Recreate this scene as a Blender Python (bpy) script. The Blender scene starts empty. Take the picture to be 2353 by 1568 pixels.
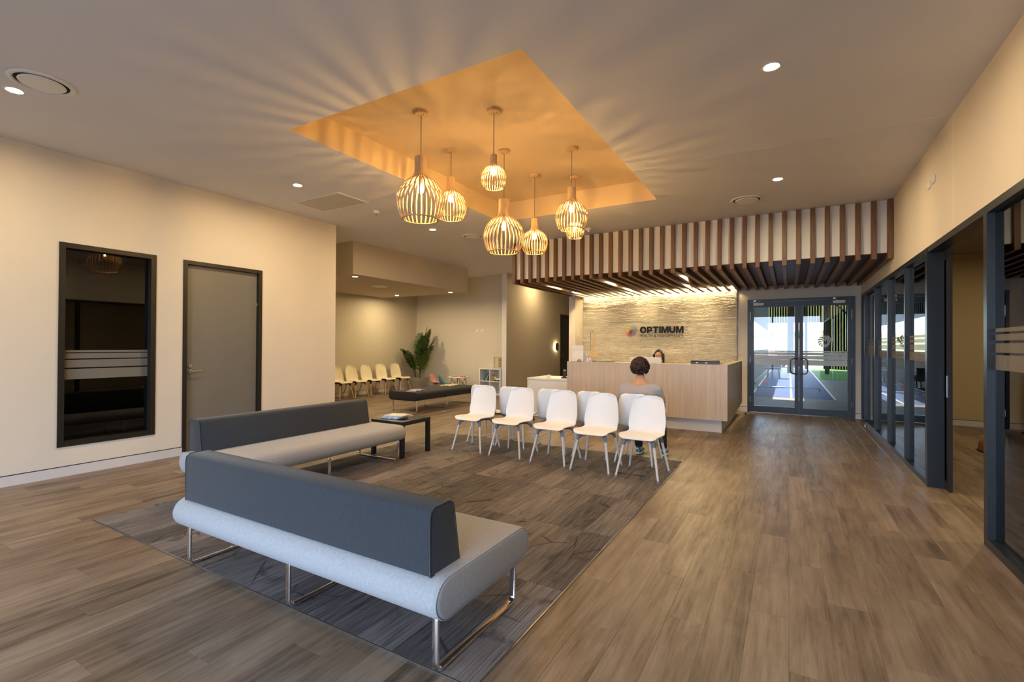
import bpy, bmesh, math, random
from mathutils import Vector, Matrix, Euler
random.seed(7)
PI = math.pi
scene = bpy.context.scene
COL = scene.collection

# ---------------------------------------------------------------- camera, world, exposure
CAM_H = 1.464
F_PX = 1099.3
cam_d = bpy.data.cameras.new('camera')
cam = bpy.data.objects.new('camera', cam_d)
COL.objects.link(cam)
cam_d.sensor_fit = 'HORIZONTAL'
cam_d.sensor_width = 36.0
cam_d.lens = 36.0 * F_PX / 2353.0
cam_d.clip_start = 0.05
cam_d.clip_end = 400
cam.matrix_world = Matrix(((0.865273, -0.000842, 0.5013, 0.0),
                           (0.501272, -0.009234, -0.86524, 0.0),
                           (0.005358, 0.999957, -0.007568, CAM_H),
                           (0, 0, 0, 1)))
scene.camera = cam
vs = scene.view_settings
vs.view_transform = 'Standard'
vs.look = 'None'
vs.gamma = 1.0
vs.use_curve_mapping = False
vs.exposure = 1.05
scene.display_settings.display_device = 'sRGB'
cy = scene.cycles
cy.use_denoising = True
cy.max_bounces = 6
cy.diffuse_bounces = 4
cy.glossy_bounces = 3
cy.transparent_max_bounces = 14
cy.use_adaptive_sampling = True
cy.adaptive_threshold = 0.04
cy.sample_clamp_indirect = 4.0
cy.caustics_reflective = False
cy.caustics_refractive = False
cy.blur_glossy = 0.5

world = bpy.data.worlds.new('world')
scene.world = world
world.use_nodes = True
wn = world.node_tree
wn.nodes.clear()
wo = wn.nodes.new('ShaderNodeOutputWorld')
wb = wn.nodes.new('ShaderNodeBackground')
sky = wn.nodes.new('ShaderNodeTexSky')
sky.sky_type = 'HOSEK_WILKIE'
sky.turbidity = 4.0
sky.ground_albedo = 0.35
sky.sun_direction = Vector((-0.45, 0.55, 0.70)).normalized()
wmix = wn.nodes.new('ShaderNodeMixRGB')
wmix.inputs[0].default_value = 0.55
wmix.inputs[2].default_value = (0.66, 0.83, 1.09, 1)
wn.links.new(sky.outputs[0], wmix.inputs[1])
wn.links.new(wmix.outputs[0], wb.inputs[0])
wn.links.new(wb.outputs[0], wo.inputs[0])
wb.inputs[1].default_value = 8.2

sun_d = bpy.data.lights.new('sun', 'SUN')
sun_d.energy = 10.0
sun_d.angle = 0.01
sun_d.color = (1.0, 0.93, 0.82)
sun = bpy.data.objects.new('sun', sun_d)
COL.objects.link(sun)
sun.rotation_euler = Vector((0.45, -0.55, -0.70)).to_track_quat('-Z', 'Y').to_euler()

PENDANT_L = 2500.0     # filament radiance
DOWN_L = 800.0         # downlight disc radiance
STRIP_L = 260.0
WARM = (1.0, 0.56, 0.17)
DOWNC = (1.0, 0.76, 0.43)
STRIPC = (1.0, 0.74, 0.36)

# portal for the shopfront behind the camera (guides sampling of the sky, gives off nothing)
pd = bpy.data.lights.new('shopfront_portal', 'AREA')
pd.shape = 'RECTANGLE'; pd.size = 5.9; pd.size_y = 2.88
pd.cycles.is_portal = True
po = bpy.data.objects.new('shopfront_portal', pd)
COL.objects.link(po)
po.location = (-1.7, -3.02, 1.45)
po.rotation_euler = (PI/2, 0, 0)
po.rotation_euler = Vector((0, 1, 0)).to_track_quat('-Z', 'Z').to_euler()

# ---------------------------------------------------------------- mesh helpers
class B:
    def __init__(s): s.bm = bmesh.new()
    def box(s, x0, x1, y0, y1, z0, z1, mat=None):
        v = [s.bm.verts.new((x, y, z)) for x in (x0, x1) for y in (y0, y1) for z in (z0, z1)]
        if mat is not None:
            for q in v: q.co = mat @ q.co
        fs = [(0,1,3,2), (4,6,7,5), (0,4,5,1), (2,3,7,6), (0,2,6,4), (1,5,7,3)]
        return [s.bm.faces.new([v[i] for i in f]) for f in fs]
    def ring(s, pts): return [s.bm.verts.new(p) for p in pts]
    def bridge(s, a, b, closed=True):
        n = len(a); r = n if closed else n - 1
        for i in range(r):
            j = (i + 1) % n
            s.bm.faces.new((a[i], a[j], b[j], b[i]))
    def cyl(s, p0, p1, r0, r1=None, n=12, caps=True):
        r1 = r0 if r1 is None else r1
        p0 = Vector(p0); p1 = Vector(p1)
        d = (p1 - p0).normalized()
        u = d.orthogonal().normalized(); w = d.cross(u)
        A = s.ring([p0 + r0*(math.cos(2*PI*i/n)*u + math.sin(2*PI*i/n)*w) for i in range(n)])
        C = s.ring([p1 + r1*(math.cos(2*PI*i/n)*u + math.sin(2*PI*i/n)*w) for i in range(n)])
        s.bridge(A, C)
        if caps:
            s.bm.faces.new(A[::-1]); s.bm.faces.new(C)
    def lathe(s, prof, n=24, c=(0,0,0), close=False):
        rings = []
        for r, z in prof:
            if r < 1e-6: rings.append([s.bm.verts.new((c[0], c[1], c[2]+z))])
            else: rings.append(s.ring([(c[0]+r*math.cos(2*PI*i/n), c[1]+r*math.sin(2*PI*i/n), c[2]+z) for i in range(n)]))
        for a, b in zip(rings, rings[1:]):
            if len(a) == 1 and len(b) == 1: continue
            if len(a) == 1:
                for i in range(n): s.bm.faces.new((a[0], b[(i+1) % n], b[i]))
            elif len(b) == 1:
                for i in range(n): s.bm.faces.new((a[i], a[(i+1) % n], b[0]))
            else: s.bridge(a, b)
        if close: s.bridge(rings[-1], rings[0])
    def sweep(s, path, w, h, up=None, n=0, closed=False, taper=None):
        """sweep a rectangle (n=0) or an n-gon of radii w,h along a path"""
        P = [Vector(p) for p in path]; rings = []
        prev = None
        for i, p in enumerate(P):
            if closed: t = (P[(i+1) % len(P)] - P[i-1]).normalized()
            else: t = ((P[min(i+1, len(P)-1)] - P[max(i-1, 0)])).normalized()
            if up is not None: u = Vector(up)
            elif prev is None: u = t.orthogonal()
            else: u = prev
            u = (u - t*u.dot(t)).normalized(); prev = u
            v = t.cross(u)
            k = taper[i] if taper else 1.0
            if n == 0: prof = [(-w/2, -h/2), (w/2, -h/2), (w/2, h/2), (-w/2, h/2)]
            else: prof = [(w*math.cos(2*PI*j/n), h*math.sin(2*PI*j/n)) for j in range(n)]
            rings.append(s.ring([p + u*a*k + v*b*k for a, b in prof]))
        for a, b in zip(rings, rings[1:]): s.bridge(a, b)
        if closed: s.bridge(rings[-1], rings[0])
        else:
            s.bm.faces.new(rings[0][::-1]); s.bm.faces.new(rings[-1])
    def prism(s, poly, f):
        """poly: 2-D outline; f(u, v, t) -> 3-D point, t = 0 and 1"""
        a = s.ring([f(u, v, 0) for u, v in poly]); b = s.ring([f(u, v, 1) for u, v in poly])
        s.bridge(a, b); s.bm.faces.new(a[::-1]); s.bm.faces.new(b)
    def sphere(s, c, rx, ry, rz, nu=16, nv=10):
        prof = [(math.sin(PI*j/nv), -math.cos(PI*j/nv)) for j in range(nv+1)]
        rings = []
        for r, z in prof:
            if r < 1e-6: rings.append([s.bm.verts.new((c[0], c[1], c[2]+rz*z))])
            else: rings.append(s.ring([(c[0]+rx*r*math.cos(2*PI*i/nu), c[1]+ry*r*math.sin(2*PI*i/nu), c[2]+rz*z) for i in range(nu)]))
        for a, b in zip(rings, rings[1:]):
            if len(a) == 1:
                for i in range(nu): s.bm.faces.new((a[0], b[(i+1) % nu], b[i]))
            elif len(b) == 1:
                for i in range(nu): s.bm.faces.new((a[i], a[(i+1) % nu], b[0]))
            else: s.bridge(a, b)
    def grid(s, rows, cols, f):
        g = [[s.bm.verts.new(f(i, j)) for j in range(cols)] for i in range(rows)]
        for i in range(rows-1):
            for j in range(cols-1):
                s.bm.faces.new((g[i][j], g[i][j+1], g[i+1][j+1], g[i+1][j]))
        return g
    def mesh(s, name, bevel=0, smooth=False, seg=2, solid=0):
        bmesh.ops.recalc_face_normals(s.bm, faces=s.bm.faces)
        if solid:
            bmesh.ops.solidify(s.bm, geom=s.bm.faces[:], thickness=solid)
            bmesh.ops.recalc_face_normals(s.bm, faces=s.bm.faces)
        if bevel:
            es = [e for e in s.bm.edges if len(e.link_faces) == 2 and e.calc_face_angle(0) > 0.6]
            bmesh.ops.bevel(s.bm, geom=es, offset=bevel, segments=seg, profile=0.5, affect='EDGES', clamp_overlap=True)
        me = bpy.data.meshes.new(name)
        s.bm.to_mesh(me); s.bm.free()
        if smooth:
            for p in me.polygons: p.use_smooth = True
        return me

def link(name, me, mat=None, parent=None, loc=None, rot=None):
    o = bpy.data.objects.new(name, me)
    COL.objects.link(o)
    if mat is not None and me is not None and not me.materials: me.materials.append(mat)
    if parent is not None: o.parent = parent
    if loc is not None: o.location = loc
    if rot is not None: o.rotation_euler = rot
    return o
def part(b, name, mat, parent=None, bevel=0, smooth=False, seg=2, auto=None, **k):
    me = b.mesh(name, bevel, smooth or auto is not None, seg)
    o = link(name, me, mat, parent, **k)
    if auto is not None: me.set_sharp_from_angle(angle=auto)
    return o
def boxpart(name, mat, parent, x0, x1, y0, y1, z0, z1, bevel=0, **k):
    b = B(); b.box(x0, x1, y0, y1, z0, z1)
    return part(b, name, mat, parent, bevel, **k)
def thing(name, label, cat, loc=(0,0,0), rotz=0, group=None):
    o = bpy.data.objects.new(name, None); COL.objects.link(o)
    o.location = loc; o.rotation_euler = (0, 0, rotz); o.empty_display_size = 0.1
    o['label'] = label; o['category'] = cat
    if group: o['group'] = group
    return o
def tag(o, label, cat, group=None):
    o['label'] = label; o['category'] = cat
    if group: o['group'] = group
    return o
def struct(o, label=None, cat=None):
    o['kind'] = 'structure'
    if label: o['label'] = label
    if cat: o['category'] = cat
    return o
def sroot(name, label, cat, loc=(0,0,0)):
    o = thing(name, label, cat, loc); o['kind'] = 'structure'; return o
def dup(root, loc, rotz, label=None, group=None):
    def rec(o, par):
        c = o.copy(); COL.objects.link(c); c.parent = par
        for ch in o.children: rec(ch, c)
        return c
    r = rec(root, None)
    r.location = loc; r.rotation_euler = (0, 0, rotz)
    if label: r['label'] = label
    if group: r['group'] = group
    return r
def arc(c, r, a0, a1, n, ax='yz'):
    out = []
    for i in range(n+1):
        a = a0 + (a1-a0)*i/n
        u, v = r*math.cos(a), r*math.sin(a)
        out.append((c[0], c[1]+u, c[2]+v) if ax == 'yz' else ((c[0]+u, c[1], c[2]+v) if ax == 'xz' else (c[0]+u, c[1]+v, c[2])))
    return out

# ---------------------------------------------------------------- materials
class NT:
    def __init__(s, name):
        s.m = bpy.data.materials.new(name); s.m.use_nodes = True
        s.t = s.m.node_tree; s.p = s.t.nodes['Principled BSDF']
        s.out = s.t.nodes['Material Output']
    def n(s, typ, **kw):
        nd = s.t.nodes.new('ShaderNode' + typ)
        for k, v in kw.items():
            if k.startswith('i') and k[1:].isdigit(): nd.inputs[int(k[1:])].default_value = v
            else: setattr(nd, k, v)
        return nd
    def l(s, a, b):
        s.t.links.new(a, b)
    def math(s, op, a, b=None, clamp=False):
        nd = s.n('Math', operation=op); nd.use_clamp = clamp
        for i, v in enumerate((a, b)):
            if v is None: continue
            if isinstance(v, (int, float)): nd.inputs[i].default_value = v
            else: s.l(v, nd.inputs[i])
        return nd.outputs[0]
    def pos(s): return s.n('NewGeometry').outputs['Position']
    def obj(s): return s.n('TexCoord').outputs['Object']
    def mapping(s, vec, scale=(1,1,1), loc=(0,0,0), rot=(0,0,0)):
        m = s.n('Mapping'); s.l(vec, m.inputs[0])
        m.inputs['Location'].default_value = loc; m.inputs['Scale'].default_value = scale; m.inputs['Rotation'].default_value = rot
        return m.outputs[0]
    def noise(s, vec, scale, detail=3, rough=0.55, dist=0):
        nd = s.n('TexNoise'); s.l(vec, nd.inputs['Vector'])
        nd.inputs['Scale'].default_value = scale; nd.inputs['Detail'].default_value = detail
        nd.inputs['Roughness'].default_value = rough; nd.inputs['Distortion'].default_value = dist
        return nd.outputs[0]
    def ramp(s, fac, stops):
        nd = s.n('ValToRGB'); s.l(fac, nd.inputs[0])
        e = nd.color_ramp.elements
        while len(e) < len(stops): e.new(0.5)
        for q, (p, c) in zip(e, stops):
            q.position = p; q.color = (c[0], c[1], c[2], 1) if not isinstance(c, (int, float)) else (c, c, c, 1)
        return nd.outputs[0]
    def mix(s, fac, a, b, mode='MIX'):
        nd = s.n('MixRGB', blend_type=mode)
        for i, v in enumerate((fac, a, b)):
            if isinstance(v, (int, float)): nd.inputs[i].default_value = v
            elif isinstance(v, tuple): nd.inputs[i].default_value = (v[0], v[1], v[2], 1)
            else: s.l(v, nd.inputs[i])
        return nd.outputs[0]
    def bump(s, h, strength=0.2, dist=0.01):
        nd = s.n('Bump'); nd.inputs['Strength'].default_value = strength; nd.inputs['Distance'].default_value = dist
        s.l(h, nd.inputs['Height']); s.l(nd.outputs[0], s.p.inputs['Normal'])
    def set(s, rough=None, metal=None, color=None, spec=None, coat=None, alpha=None):
        P = s.p.inputs
        if rough is not None: P['Roughness'].default_value = rough
        if metal is not None: P['Metallic'].default_value = metal
        if color is not None: P['Base Color'].default_value = (*color, 1)
        if spec is not None: P['Specular IOR Level'].default_value = spec
        if coat is not None: P['Coat Weight'].default_value = coat
        return s
def pm(name, color, rough=0.5, metal=0.0, spec=0.5, var=0.0, vscale=6.0, bump=0.0, bscale=60.0, stretch=(1,1,1)):
    """plain painted / moulded / metal surface with slight unevenness"""
    t = NT(name); t.set(rough, metal, color, spec)
    vec = t.obj()
    if var:
        nz = t.noise(t.mapping(vec, stretch), vscale, 4)
        lo = tuple(c*(1-var) for c in color); hi = tuple(min(1, c*(1+var)) for c in color)
        t.l(t.ramp(nz, [(0.3, lo), (0.7, hi)]), t.p.inputs['Base Color'])
    if bump:
        t.bump(t.noise(t.mapping(vec, stretch), bscale, 2), bump, 0.004)
    return t.m
def emit(name, color, strength):
    t = NT(name)
    t.p.inputs['Base Color'].default_value = (0, 0, 0, 1)
    t.p.inputs['Emission Color'].default_value = (*color, 1)
    t.p.inputs['Emission Strength'].default_value = strength
    return t.m
def glass_mat(name, tint=(1, 1, 1), base=1.45, gloss=1.0):
    t = NT(name); t.t.nodes.remove(t.p)
    tr = t.n('BsdfTransparent'); tr.inputs[0].default_value = (*tint, 1)
    gl = t.n('BsdfGlossy'); gl.inputs['Roughness'].default_value = 0.0
    gl.inputs['Color'].default_value = (gloss, gloss, gloss, 1)
    fr = t.n('Fresnel'); fr.inputs['IOR'].default_value = base
    mx = t.n('MixShader')
    t.l(fr.outputs[0], mx.inputs[0]); t.l(tr.outputs[0], mx.inputs[1]); t.l(gl.outputs[0], mx.inputs[2])
    t.l(mx.outputs[0], t.out.inputs[0])
    return t.m
def frost_mat(name, color=(0.85, 0.87, 0.86), clear=0.25):
    t = NT(name); t.t.nodes.remove(t.p)
    tr = t.n('BsdfTransparent')
    df = t.n('BsdfDiffuse'); df.inputs[0].default_value = (*color, 1)
    tl = t.n('BsdfTranslucent'); tl.inputs[0].default_value = (*color, 1)
    m1 = t.n('MixShader'); m1.inputs[0].default_value = 0.5
    m2 = t.n('MixShader'); m2.inputs[0].default_value = clear
    t.l(df.outputs[0], m1.inputs[1]); t.l(tl.outputs[0], m1.inputs[2])
    t.l(m1.outputs[0], m2.inputs[1]); t.l(tr.outputs[0], m2.inputs[2]); t.l(m2.outputs[0], t.out.inputs[0])
    return t.m

PW, PLN = 0.19, 1.25     # floor plank width and length
def plank_offset(col): return (col*0.382) % 1.0
def floor_mat():
    t = NT('weathered_oak_plank')
    pos = t.pos()
    sx = t.n('SeparateXYZ'); t.l(pos, sx.inputs[0])
    colf = t.math('FLOOR', t.math('DIVIDE', sx.outputs[0], PW))
    off = t.math('FRACT', t.math('MULTIPLY', colf, 0.382))
    row = t.math('FLOOR', t.math('ADD', t.math('DIVIDE', sx.outputs[1], PLN), off))
    cv = t.n('CombineXYZ'); t.l(colf, cv.inputs[0]); t.l(row, cv.inputs[1])
    wn_ = t.n('TexWhiteNoise'); wn_.noise_dimensions = '2D'; t.l(cv.outputs[0], wn_.inputs['Vector'])
    rnd = wn_.outputs['Value']
    # shift the grain per plank
    sh = t.n('VectorMath', operation='MULTIPLY_ADD')
    t.l(wn_.outputs['Color'], sh.inputs[0]); sh.inputs[1].default_value = (7, 13, 5); t.l(pos, sh.inputs[2])
    v = sh.outputs[0]
    big = t.noise(t.mapping(v, (3.2, 0.9, 1)), 1.6, 4, 0.6, 0.6)
    streak = t.noise(t.mapping(v, (16, 1.0, 1)), 1.5, 5, 0.65, 0.5)
    grain = t.noise(t.mapping(v, (90, 2.2, 1)), 1.6, 3, 0.6, 0.3)
    f = t.math('ADD', t.math('MULTIPLY', big, 0.46), t.math('MULTIPLY', streak, 0.44))
    f = t.math('ADD', f, t.math('MULTIPLY', grain, 0.16))
    f = t.math('ADD', f, t.math('MULTIPLY', t.math('SUBTRACT', rnd, 0.5), 0.12))
    col = t.ramp(f, [(0.37, (0.080, 0.054, 0.036)), (0.46, (0.158, 0.112, 0.077)), (0.56, (0.228, 0.169, 0.120)), (0.70, (0.315, 0.243, 0.178))])
    # knots and saw marks
    vo = t.n('TexVoronoi'); t.l(t.mapping(v, (5.0, 1.9, 1)), vo.inputs['Vector']); vo.inputs['Scale'].default_value = 1.0
    kn = t.ramp(vo.outputs['Distance'], [(0.03, 1.0), (0.085, 0.0)])
    kmask = t.ramp(t.noise(t.mapping(v, (2, 0.8, 1)), 1.3, 2), [(0.45, 0.0), (0.54, 1.0)])
    col = t.mix(t.math('MULTIPLY', t.math('MULTIPLY', kn, kmask), 0.75), col, (0.055, 0.036, 0.026))
    dm = t.ramp(t.noise(t.mapping(v, (11, 1.6, 1)), 1.4, 6, 0.7, 1.2), [(0.60, 0.0), (0.72, 1.0)])
    col = t.mix(t.math('MULTIPLY', dm, 0.45), col, (0.085, 0.058, 0.040))
    t.l(col, t.p.inputs['Base Color'])
    t.set(0.40, 0, None, 0.42)
    t.l(t.ramp(streak, [(0.3, 0.46), (0.7, 0.36)]), t.p.inputs['Roughness'])
    t.bump(grain, 0.08, 0.003)
    return t.m
def carpet_mat():
    t = NT('taupe_carpet_tile')
    pos = t.pos()
    oi = t.n('ObjectInfo')
    sh = t.n('VectorMath', operation='ADD')
    cmb = t.n('CombineXYZ'); 
    t.l(t.math('MULTIPLY', oi.outputs['Random'], 37.0), cmb.inputs[0]); t.l(t.math('MULTIPLY', oi.outputs['Random'], 91.0), cmb.inputs[1])
    t.l(cmb.outputs[0], sh.inputs[0]); t.l(pos, sh.inputs[1])
    v = sh.outputs[0]
    fine = t.noise(t.mapping(v, (170, 2.5, 1)), 1.0, 2, 0.6)
    mid = t.noise(t.mapping(v, (22, 1.6, 1)), 1.2, 4, 0.6)
    pile = t.noise(v, 420, 2)
    f = t.math('ADD', t.math('MULTIPLY', fine, 0.58), t.math('MULTIPLY', mid, 0.24))
    f = t.math('ADD', f, t.math('MULTIPLY', pile, 0.18))
    f = t.math('ADD', f, t.math('MULTIPLY', t.math('SUBTRACT', oi.outputs['Random'], 0.5), 0.16))
    col = t.ramp(f, [(0.36, (0.062, 0.055, 0.055)), (0.50, (0.142, 0.128, 0.126)), (0.66, (0.27, 0.247, 0.24))])
    bl = t.ramp(t.noise(t.mapping(v, (4.5, 3.6, 1)), 1.0, 6, 0.6, 0.5), [(0.56, 0.0), (0.66, 1.0)])
    col = t.mix(t.math('MULTIPLY', bl, 0.55), col, (0.040, 0.034, 0.034))
    vo = t.n('TexVoronoi', feature='DISTANCE_TO_EDGE'); t.l(t.mapping(v, (2.2, 1.7, 1)), vo.inputs['Vector']); vo.inputs['Scale'].default_value = 1.0
    cr = t.ramp(vo.outputs['Distance'], [(0.004, 1.0), (0.016, 0.0)])
    crm = t.ramp(t.noise(v, 1.7, 2), [(0.50, 0.0), (0.58, 1.0)])
    col = t.mix(t.math('MULTIPLY', t.math('MULTIPLY', cr, crm), 0.7), col, (0.030, 0.026, 0.026))
    t.l(col, t.p.inputs['Base Color'])
    t.set(0.95, 0, None, 0.15)
    t.bump(t.math('ADD', fine, t.math('MULTIPLY', pile, 0.6)), 0.35, 0.004)
    return t.m
def fabric_mat(name, c):
    t = NT(name); v = t.obj()
    a = t.noise(v, 520, 2); b_ = t.noise(v, 60, 3); 
    f = t.math('ADD', t.math('MULTIPLY', a, 0.7), t.math('MULTIPLY', b_, 0.3))
    t.l(t.ramp(f, [(0.35, tuple(x*0.80 for x in c)), (0.65, tuple(x*1.16 for x in c))]), t.p.inputs['Base Color'])
    t.set(0.92, 0, None, 0.2); t.p.inputs['Sheen Weight'].default_value = 0.15
    t.bump(a, 0.25, 0.002)
    return t.m
def wood_mat(name, lo, hi, scale=(30, 30, 1.2), rough=0.45, spec=0.4):
    t = NT(name); v = t.obj(); oi = t.n('ObjectInfo')
    cmb = t.n('CombineXYZ'); t.l(t.math('MULTIPLY', oi.outputs['Random'], 23.0), cmb.inputs[0]); t.l(t.math('MULTIPLY', oi.outputs['Random'], 11.0), cmb.inputs[2])
    ad = t.n('VectorMath', operation='ADD'); t.l(cmb.outputs[0], ad.inputs[0]); t.l(v, ad.inputs[1])
    a = t.noise(t.mapping(ad.outputs[0], scale), 1.0, 5, 0.6, 0.4)
    b_ = t.noise(t.mapping(ad.outputs[0], tuple(s*4 for s in scale)), 1.0, 3)
    f = t.math('ADD', t.math('MULTIPLY', a, 0.7), t.math('MULTIPLY', b_, 0.3))
    t.l(t.ramp(f, [(0.36, lo), (0.64, hi)]), t.p.inputs['Base Color'])
    t.set(rough, 0, None, spec)
    return t.m
def wall_mat(name, c, rough=0.75):
    t = NT(name); v = t.pos()
    nz = t.noise(v, 1.2, 3)
    t.l(t.ramp(nz, [(0.3, tuple(x*0.985 for x in c)), (0.7, tuple(min(1, x*1.015) for x in c))]), t.p.inputs['Base Color'])
    t.set(rough, 0, None, 0.25)
    t.bump(t.noise(v, 260, 2), 0.03, 0.002)
    return t.m

MT = {}
MT['floor'] = floor_mat()
MT['carpet'] = carpet_mat()
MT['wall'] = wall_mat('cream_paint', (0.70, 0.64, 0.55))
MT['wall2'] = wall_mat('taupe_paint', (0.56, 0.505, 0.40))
MT['white_paint'] = wall_mat('white_paint', (0.80, 0.79, 0.77))
MT['ceiling'] = wall_mat('ceiling_white', (0.75, 0.75, 0.79))
MT['skirting'] = pm('skirting_white', (0.62, 0.60, 0.60), 0.45, var=0.02)
MT['black_gap'] = pm('dark_shadow_gap', (0.012, 0.011, 0.011), 0.8, var=0.1)
MT['frame'] = pm('charcoal_aluminium', (0.013, 0.016, 0.020), 0.38, 0.15, 0.5, var=0.06, vscale=3)
MT['frame_black'] = pm('black_aluminium', (0.016, 0.014, 0.012), 0.42, 0.1, 0.5, var=0.08, vscale=3)
MT['door_grey'] = pm('grey_green_door_laminate', (0.165, 0.16, 0.145), 0.45, var=0.03, vscale=2)
MT['door_dark'] = pm('dark_bronze_door', (0.035, 0.03, 0.022), 0.5, var=0.06)
MT['slat'] = wood_mat('walnut_slat', (0.115, 0.056, 0.026), (0.215, 0.112, 0.056), (40, 40, 2.0))
MT['slat_panel'] = wood_mat('dark_walnut_panel', (0.095, 0.055, 0.033), (0.14, 0.082, 0.05), (25, 2.0, 25))
MT['ash'] = wood_mat('pale_ash_laminate', (0.52, 0.43, 0.355), (0.65, 0.56, 0.475), (22, 22, 0.9), 0.4)
MT['birch'] = wood_mat('birch_veneer', (0.58, 0.38, 0.19), (0.74, 0.52, 0.29), (50, 50, 3.0), 0.5)
MT['beech'] = wood_mat('beech_leg', (0.56, 0.36, 0.17), (0.70, 0.48, 0.26), (50, 50, 4.0), 0.5)
MT['whitewash'] = wood_mat('whitewashed_leg', (0.66, 0.62, 0.57), (0.78, 0.75, 0.71), (50, 50, 4.0), 0.5)
MT['shell_white'] = pm('white_polypropylene', (0.86, 0.86, 0.86), 0.42, var=0.01)
MT['shell_cream'] = pm('cream_polypropylene', (0.80, 0.72, 0.53), 0.42, var=0.01)
MT['grey_plastic'] = pm('grey_plastic', (0.20, 0.22, 0.26), 0.5, var=0.03)
MT['white_plastic'] = pm('white_plastic', (0.80, 0.80, 0.79), 0.4, var=0.01)
MT['black_plastic'] = pm('black_plastic', (0.012, 0.012, 0.013), 0.4, var=0.1)
MT['chrome'] = pm('chrome', (0.86, 0.86, 0.88), 0.035, 1.0, var=0.01)
MT['steel'] = pm('brushed_steel', (0.55, 0.54, 0.52), 0.28, 1.0, var=0.05, vscale=20)
MT['bronze'] = pm('bronze_pull', (0.22, 0.14, 0.09), 0.35, 0.9, var=0.1)
MT['fabric_light'] = fabric_mat('light_grey_wool', (0.38, 0.385, 0.40))
MT['fabric_dark'] = fabric_mat('charcoal_wool', (0.044, 0.049, 0.056))
MT['fabric_black'] = fabric_mat('black_wool', (0.016, 0.0145, 0.013))
MT['black_lacquer'] = pm('black_brown_lacquer', (0.013, 0.011, 0.010), 0.30, var=0.1)
MT['glass'] = glass_mat('clear_glass', (0.94, 0.96, 0.95), 1.5)
MT['glass_dark'] = glass_mat('smoked_glass', (0.35, 0.36, 0.36), 1.55)
MT['acrylic'] = glass_mat('clear_acrylic', (0.995, 0.995, 0.99), 1.18)
MT['frost'] = frost_mat('frosted_film', (0.80, 0.82, 0.80), 0.10)
MT['frost_dim'] = frost_mat('frosted_film_pale', (0.52, 0.50, 0.46), 0.55)
MT['e_bulb'] = emit('filament_glow', WARM, PENDANT_L)
def bulb_glass():
    t = NT('glowing_bulb_glass'); t.t.nodes.remove(t.p)
    tr = t.n('BsdfTransparent'); em = t.n('Emission'); em.inputs[0].default_value = (1.0, 0.66, 0.26, 1); em.inputs[1].default_value = 14.0
    mx = t.n('MixShader'); mx.inputs[0].default_value = 0.30
    t.l(tr.outputs[0], mx.inputs[1]); t.l(em.outputs[0], mx.inputs[2]); t.l(mx.outputs[0], t.out.inputs[0])
    return t.m
MT['bulb_glass'] = bulb_glass()
MT['frost_faint'] = frost_mat('frosted_film_faint', (0.60, 0.57, 0.52), 0.72)
MT['e_down'] = emit('downlight_glow', DOWNC, DOWN_L)
MT['e_strip'] = emit('strip_glow', STRIPC, STRIP_L)
MT['e_spot'] = emit('slat_spot_glow', (1.0, 0.76, 0.40), 1100.0)
# ================================================================ the setting
ZC = 3.528                       # ceiling
XL, XR = -6.845, 1.254           # left wall, right glazing
YB = 11.87                       # end wall with the double doors
YF = -3.0                        # shopfront behind the camera
AX, AY = -10.71, 12.15           # alcove walls
HX = -7.02                       # hall wall
cam_inv = cam.matrix_world.inverted()
def to_px(p):
    c = cam_inv @ Vector(p)
    if c.z > -0.2: return None
    return (1176.5 + F_PX*c.x/-c.z, 784 - F_PX*c.y/-c.z, -c.z)

CX0, CX1, CY0, CY1 = -4.95, -1.155, 1.69, 6.30      # carpet inlay

# ---- floor with its planks
b = B(); b.box(-11.0, 5.4, -3.4, 17.8, -0.12, -0.010)
floor = struct(part(b, 'floor', MT['black_gap']), 'weathered brown plank floor running through the whole room', 'floor')
def plank_verts(x0, x1, y0, y1):
    g = 0.0002; t = 0.0; c = 0.0007
    x0 += g; x1 -= g; y0 += g; y1 -= g
    return [(x0, y0, -0.008), (x1, y0, -0.008), (x1, y1, -0.008), (x0, y1, -0.008),
            (x0, y0, t-c), (x1, y0, t-c), (x1, y1, t-c), (x0, y1, t-c),
            (x0+c, y0+c, t), (x1-c, y0+c, t), (x1-c, y1-c, t), (x0+c, y1-c, t)]
PF = [(0,1,5,4), (1,2,6,5), (2,3,7,6), (3,0,4,7), (4,5,9,8), (5,6,10,9), (6,7,11,10), (7,4,8,11), (8,9,10,11)]
planks = []
for col in range(int(-11.0/PW)-1, int(5.4/PW)+1):
    xa, xb = col*PW, (col+1)*PW
    if xa < -10.95 or xb > 5.35: continue
    off = plank_offset(col)
    r0 = int(math.floor(-3.4/PLN + off)); r1 = int(math.ceil(17.8/PLN + off))
    for r in range(r0, r1+1):
        ya, yb = (r-off)*PLN, (r+1-off)*PLN
        xm, ym = (xa+xb)/2, (ya+yb)/2
        if ya < -3.4: ya = -3.38
        lim = 17.7 if xm < -4.8 else 11.97
        if ya > lim: continue
        yb = min(yb, lim)
        if yb-ya < 0.02: continue
        if xa > CX0+0.02 and xb < CX1-0.02 and ya > CY0+0.02 and yb < CY1-0.02: continue
        planks.append((xa, xb, ya, yb))
def plank_size(p):
    best = 0
    for fx in (0, .5, 1):
        for fy in (0, .5, 1):
            q = to_px((p[0]+(p[1]-p[0])*fx, p[2]+(p[3]-p[2])*fy, 0))
            if q and -20 < q[0] < 2373 and -20 < q[1] < 1588: best = max(best, 1.0/q[2])
    return best
planks.sort(key=plank_size, reverse=True)
mfull = None
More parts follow.
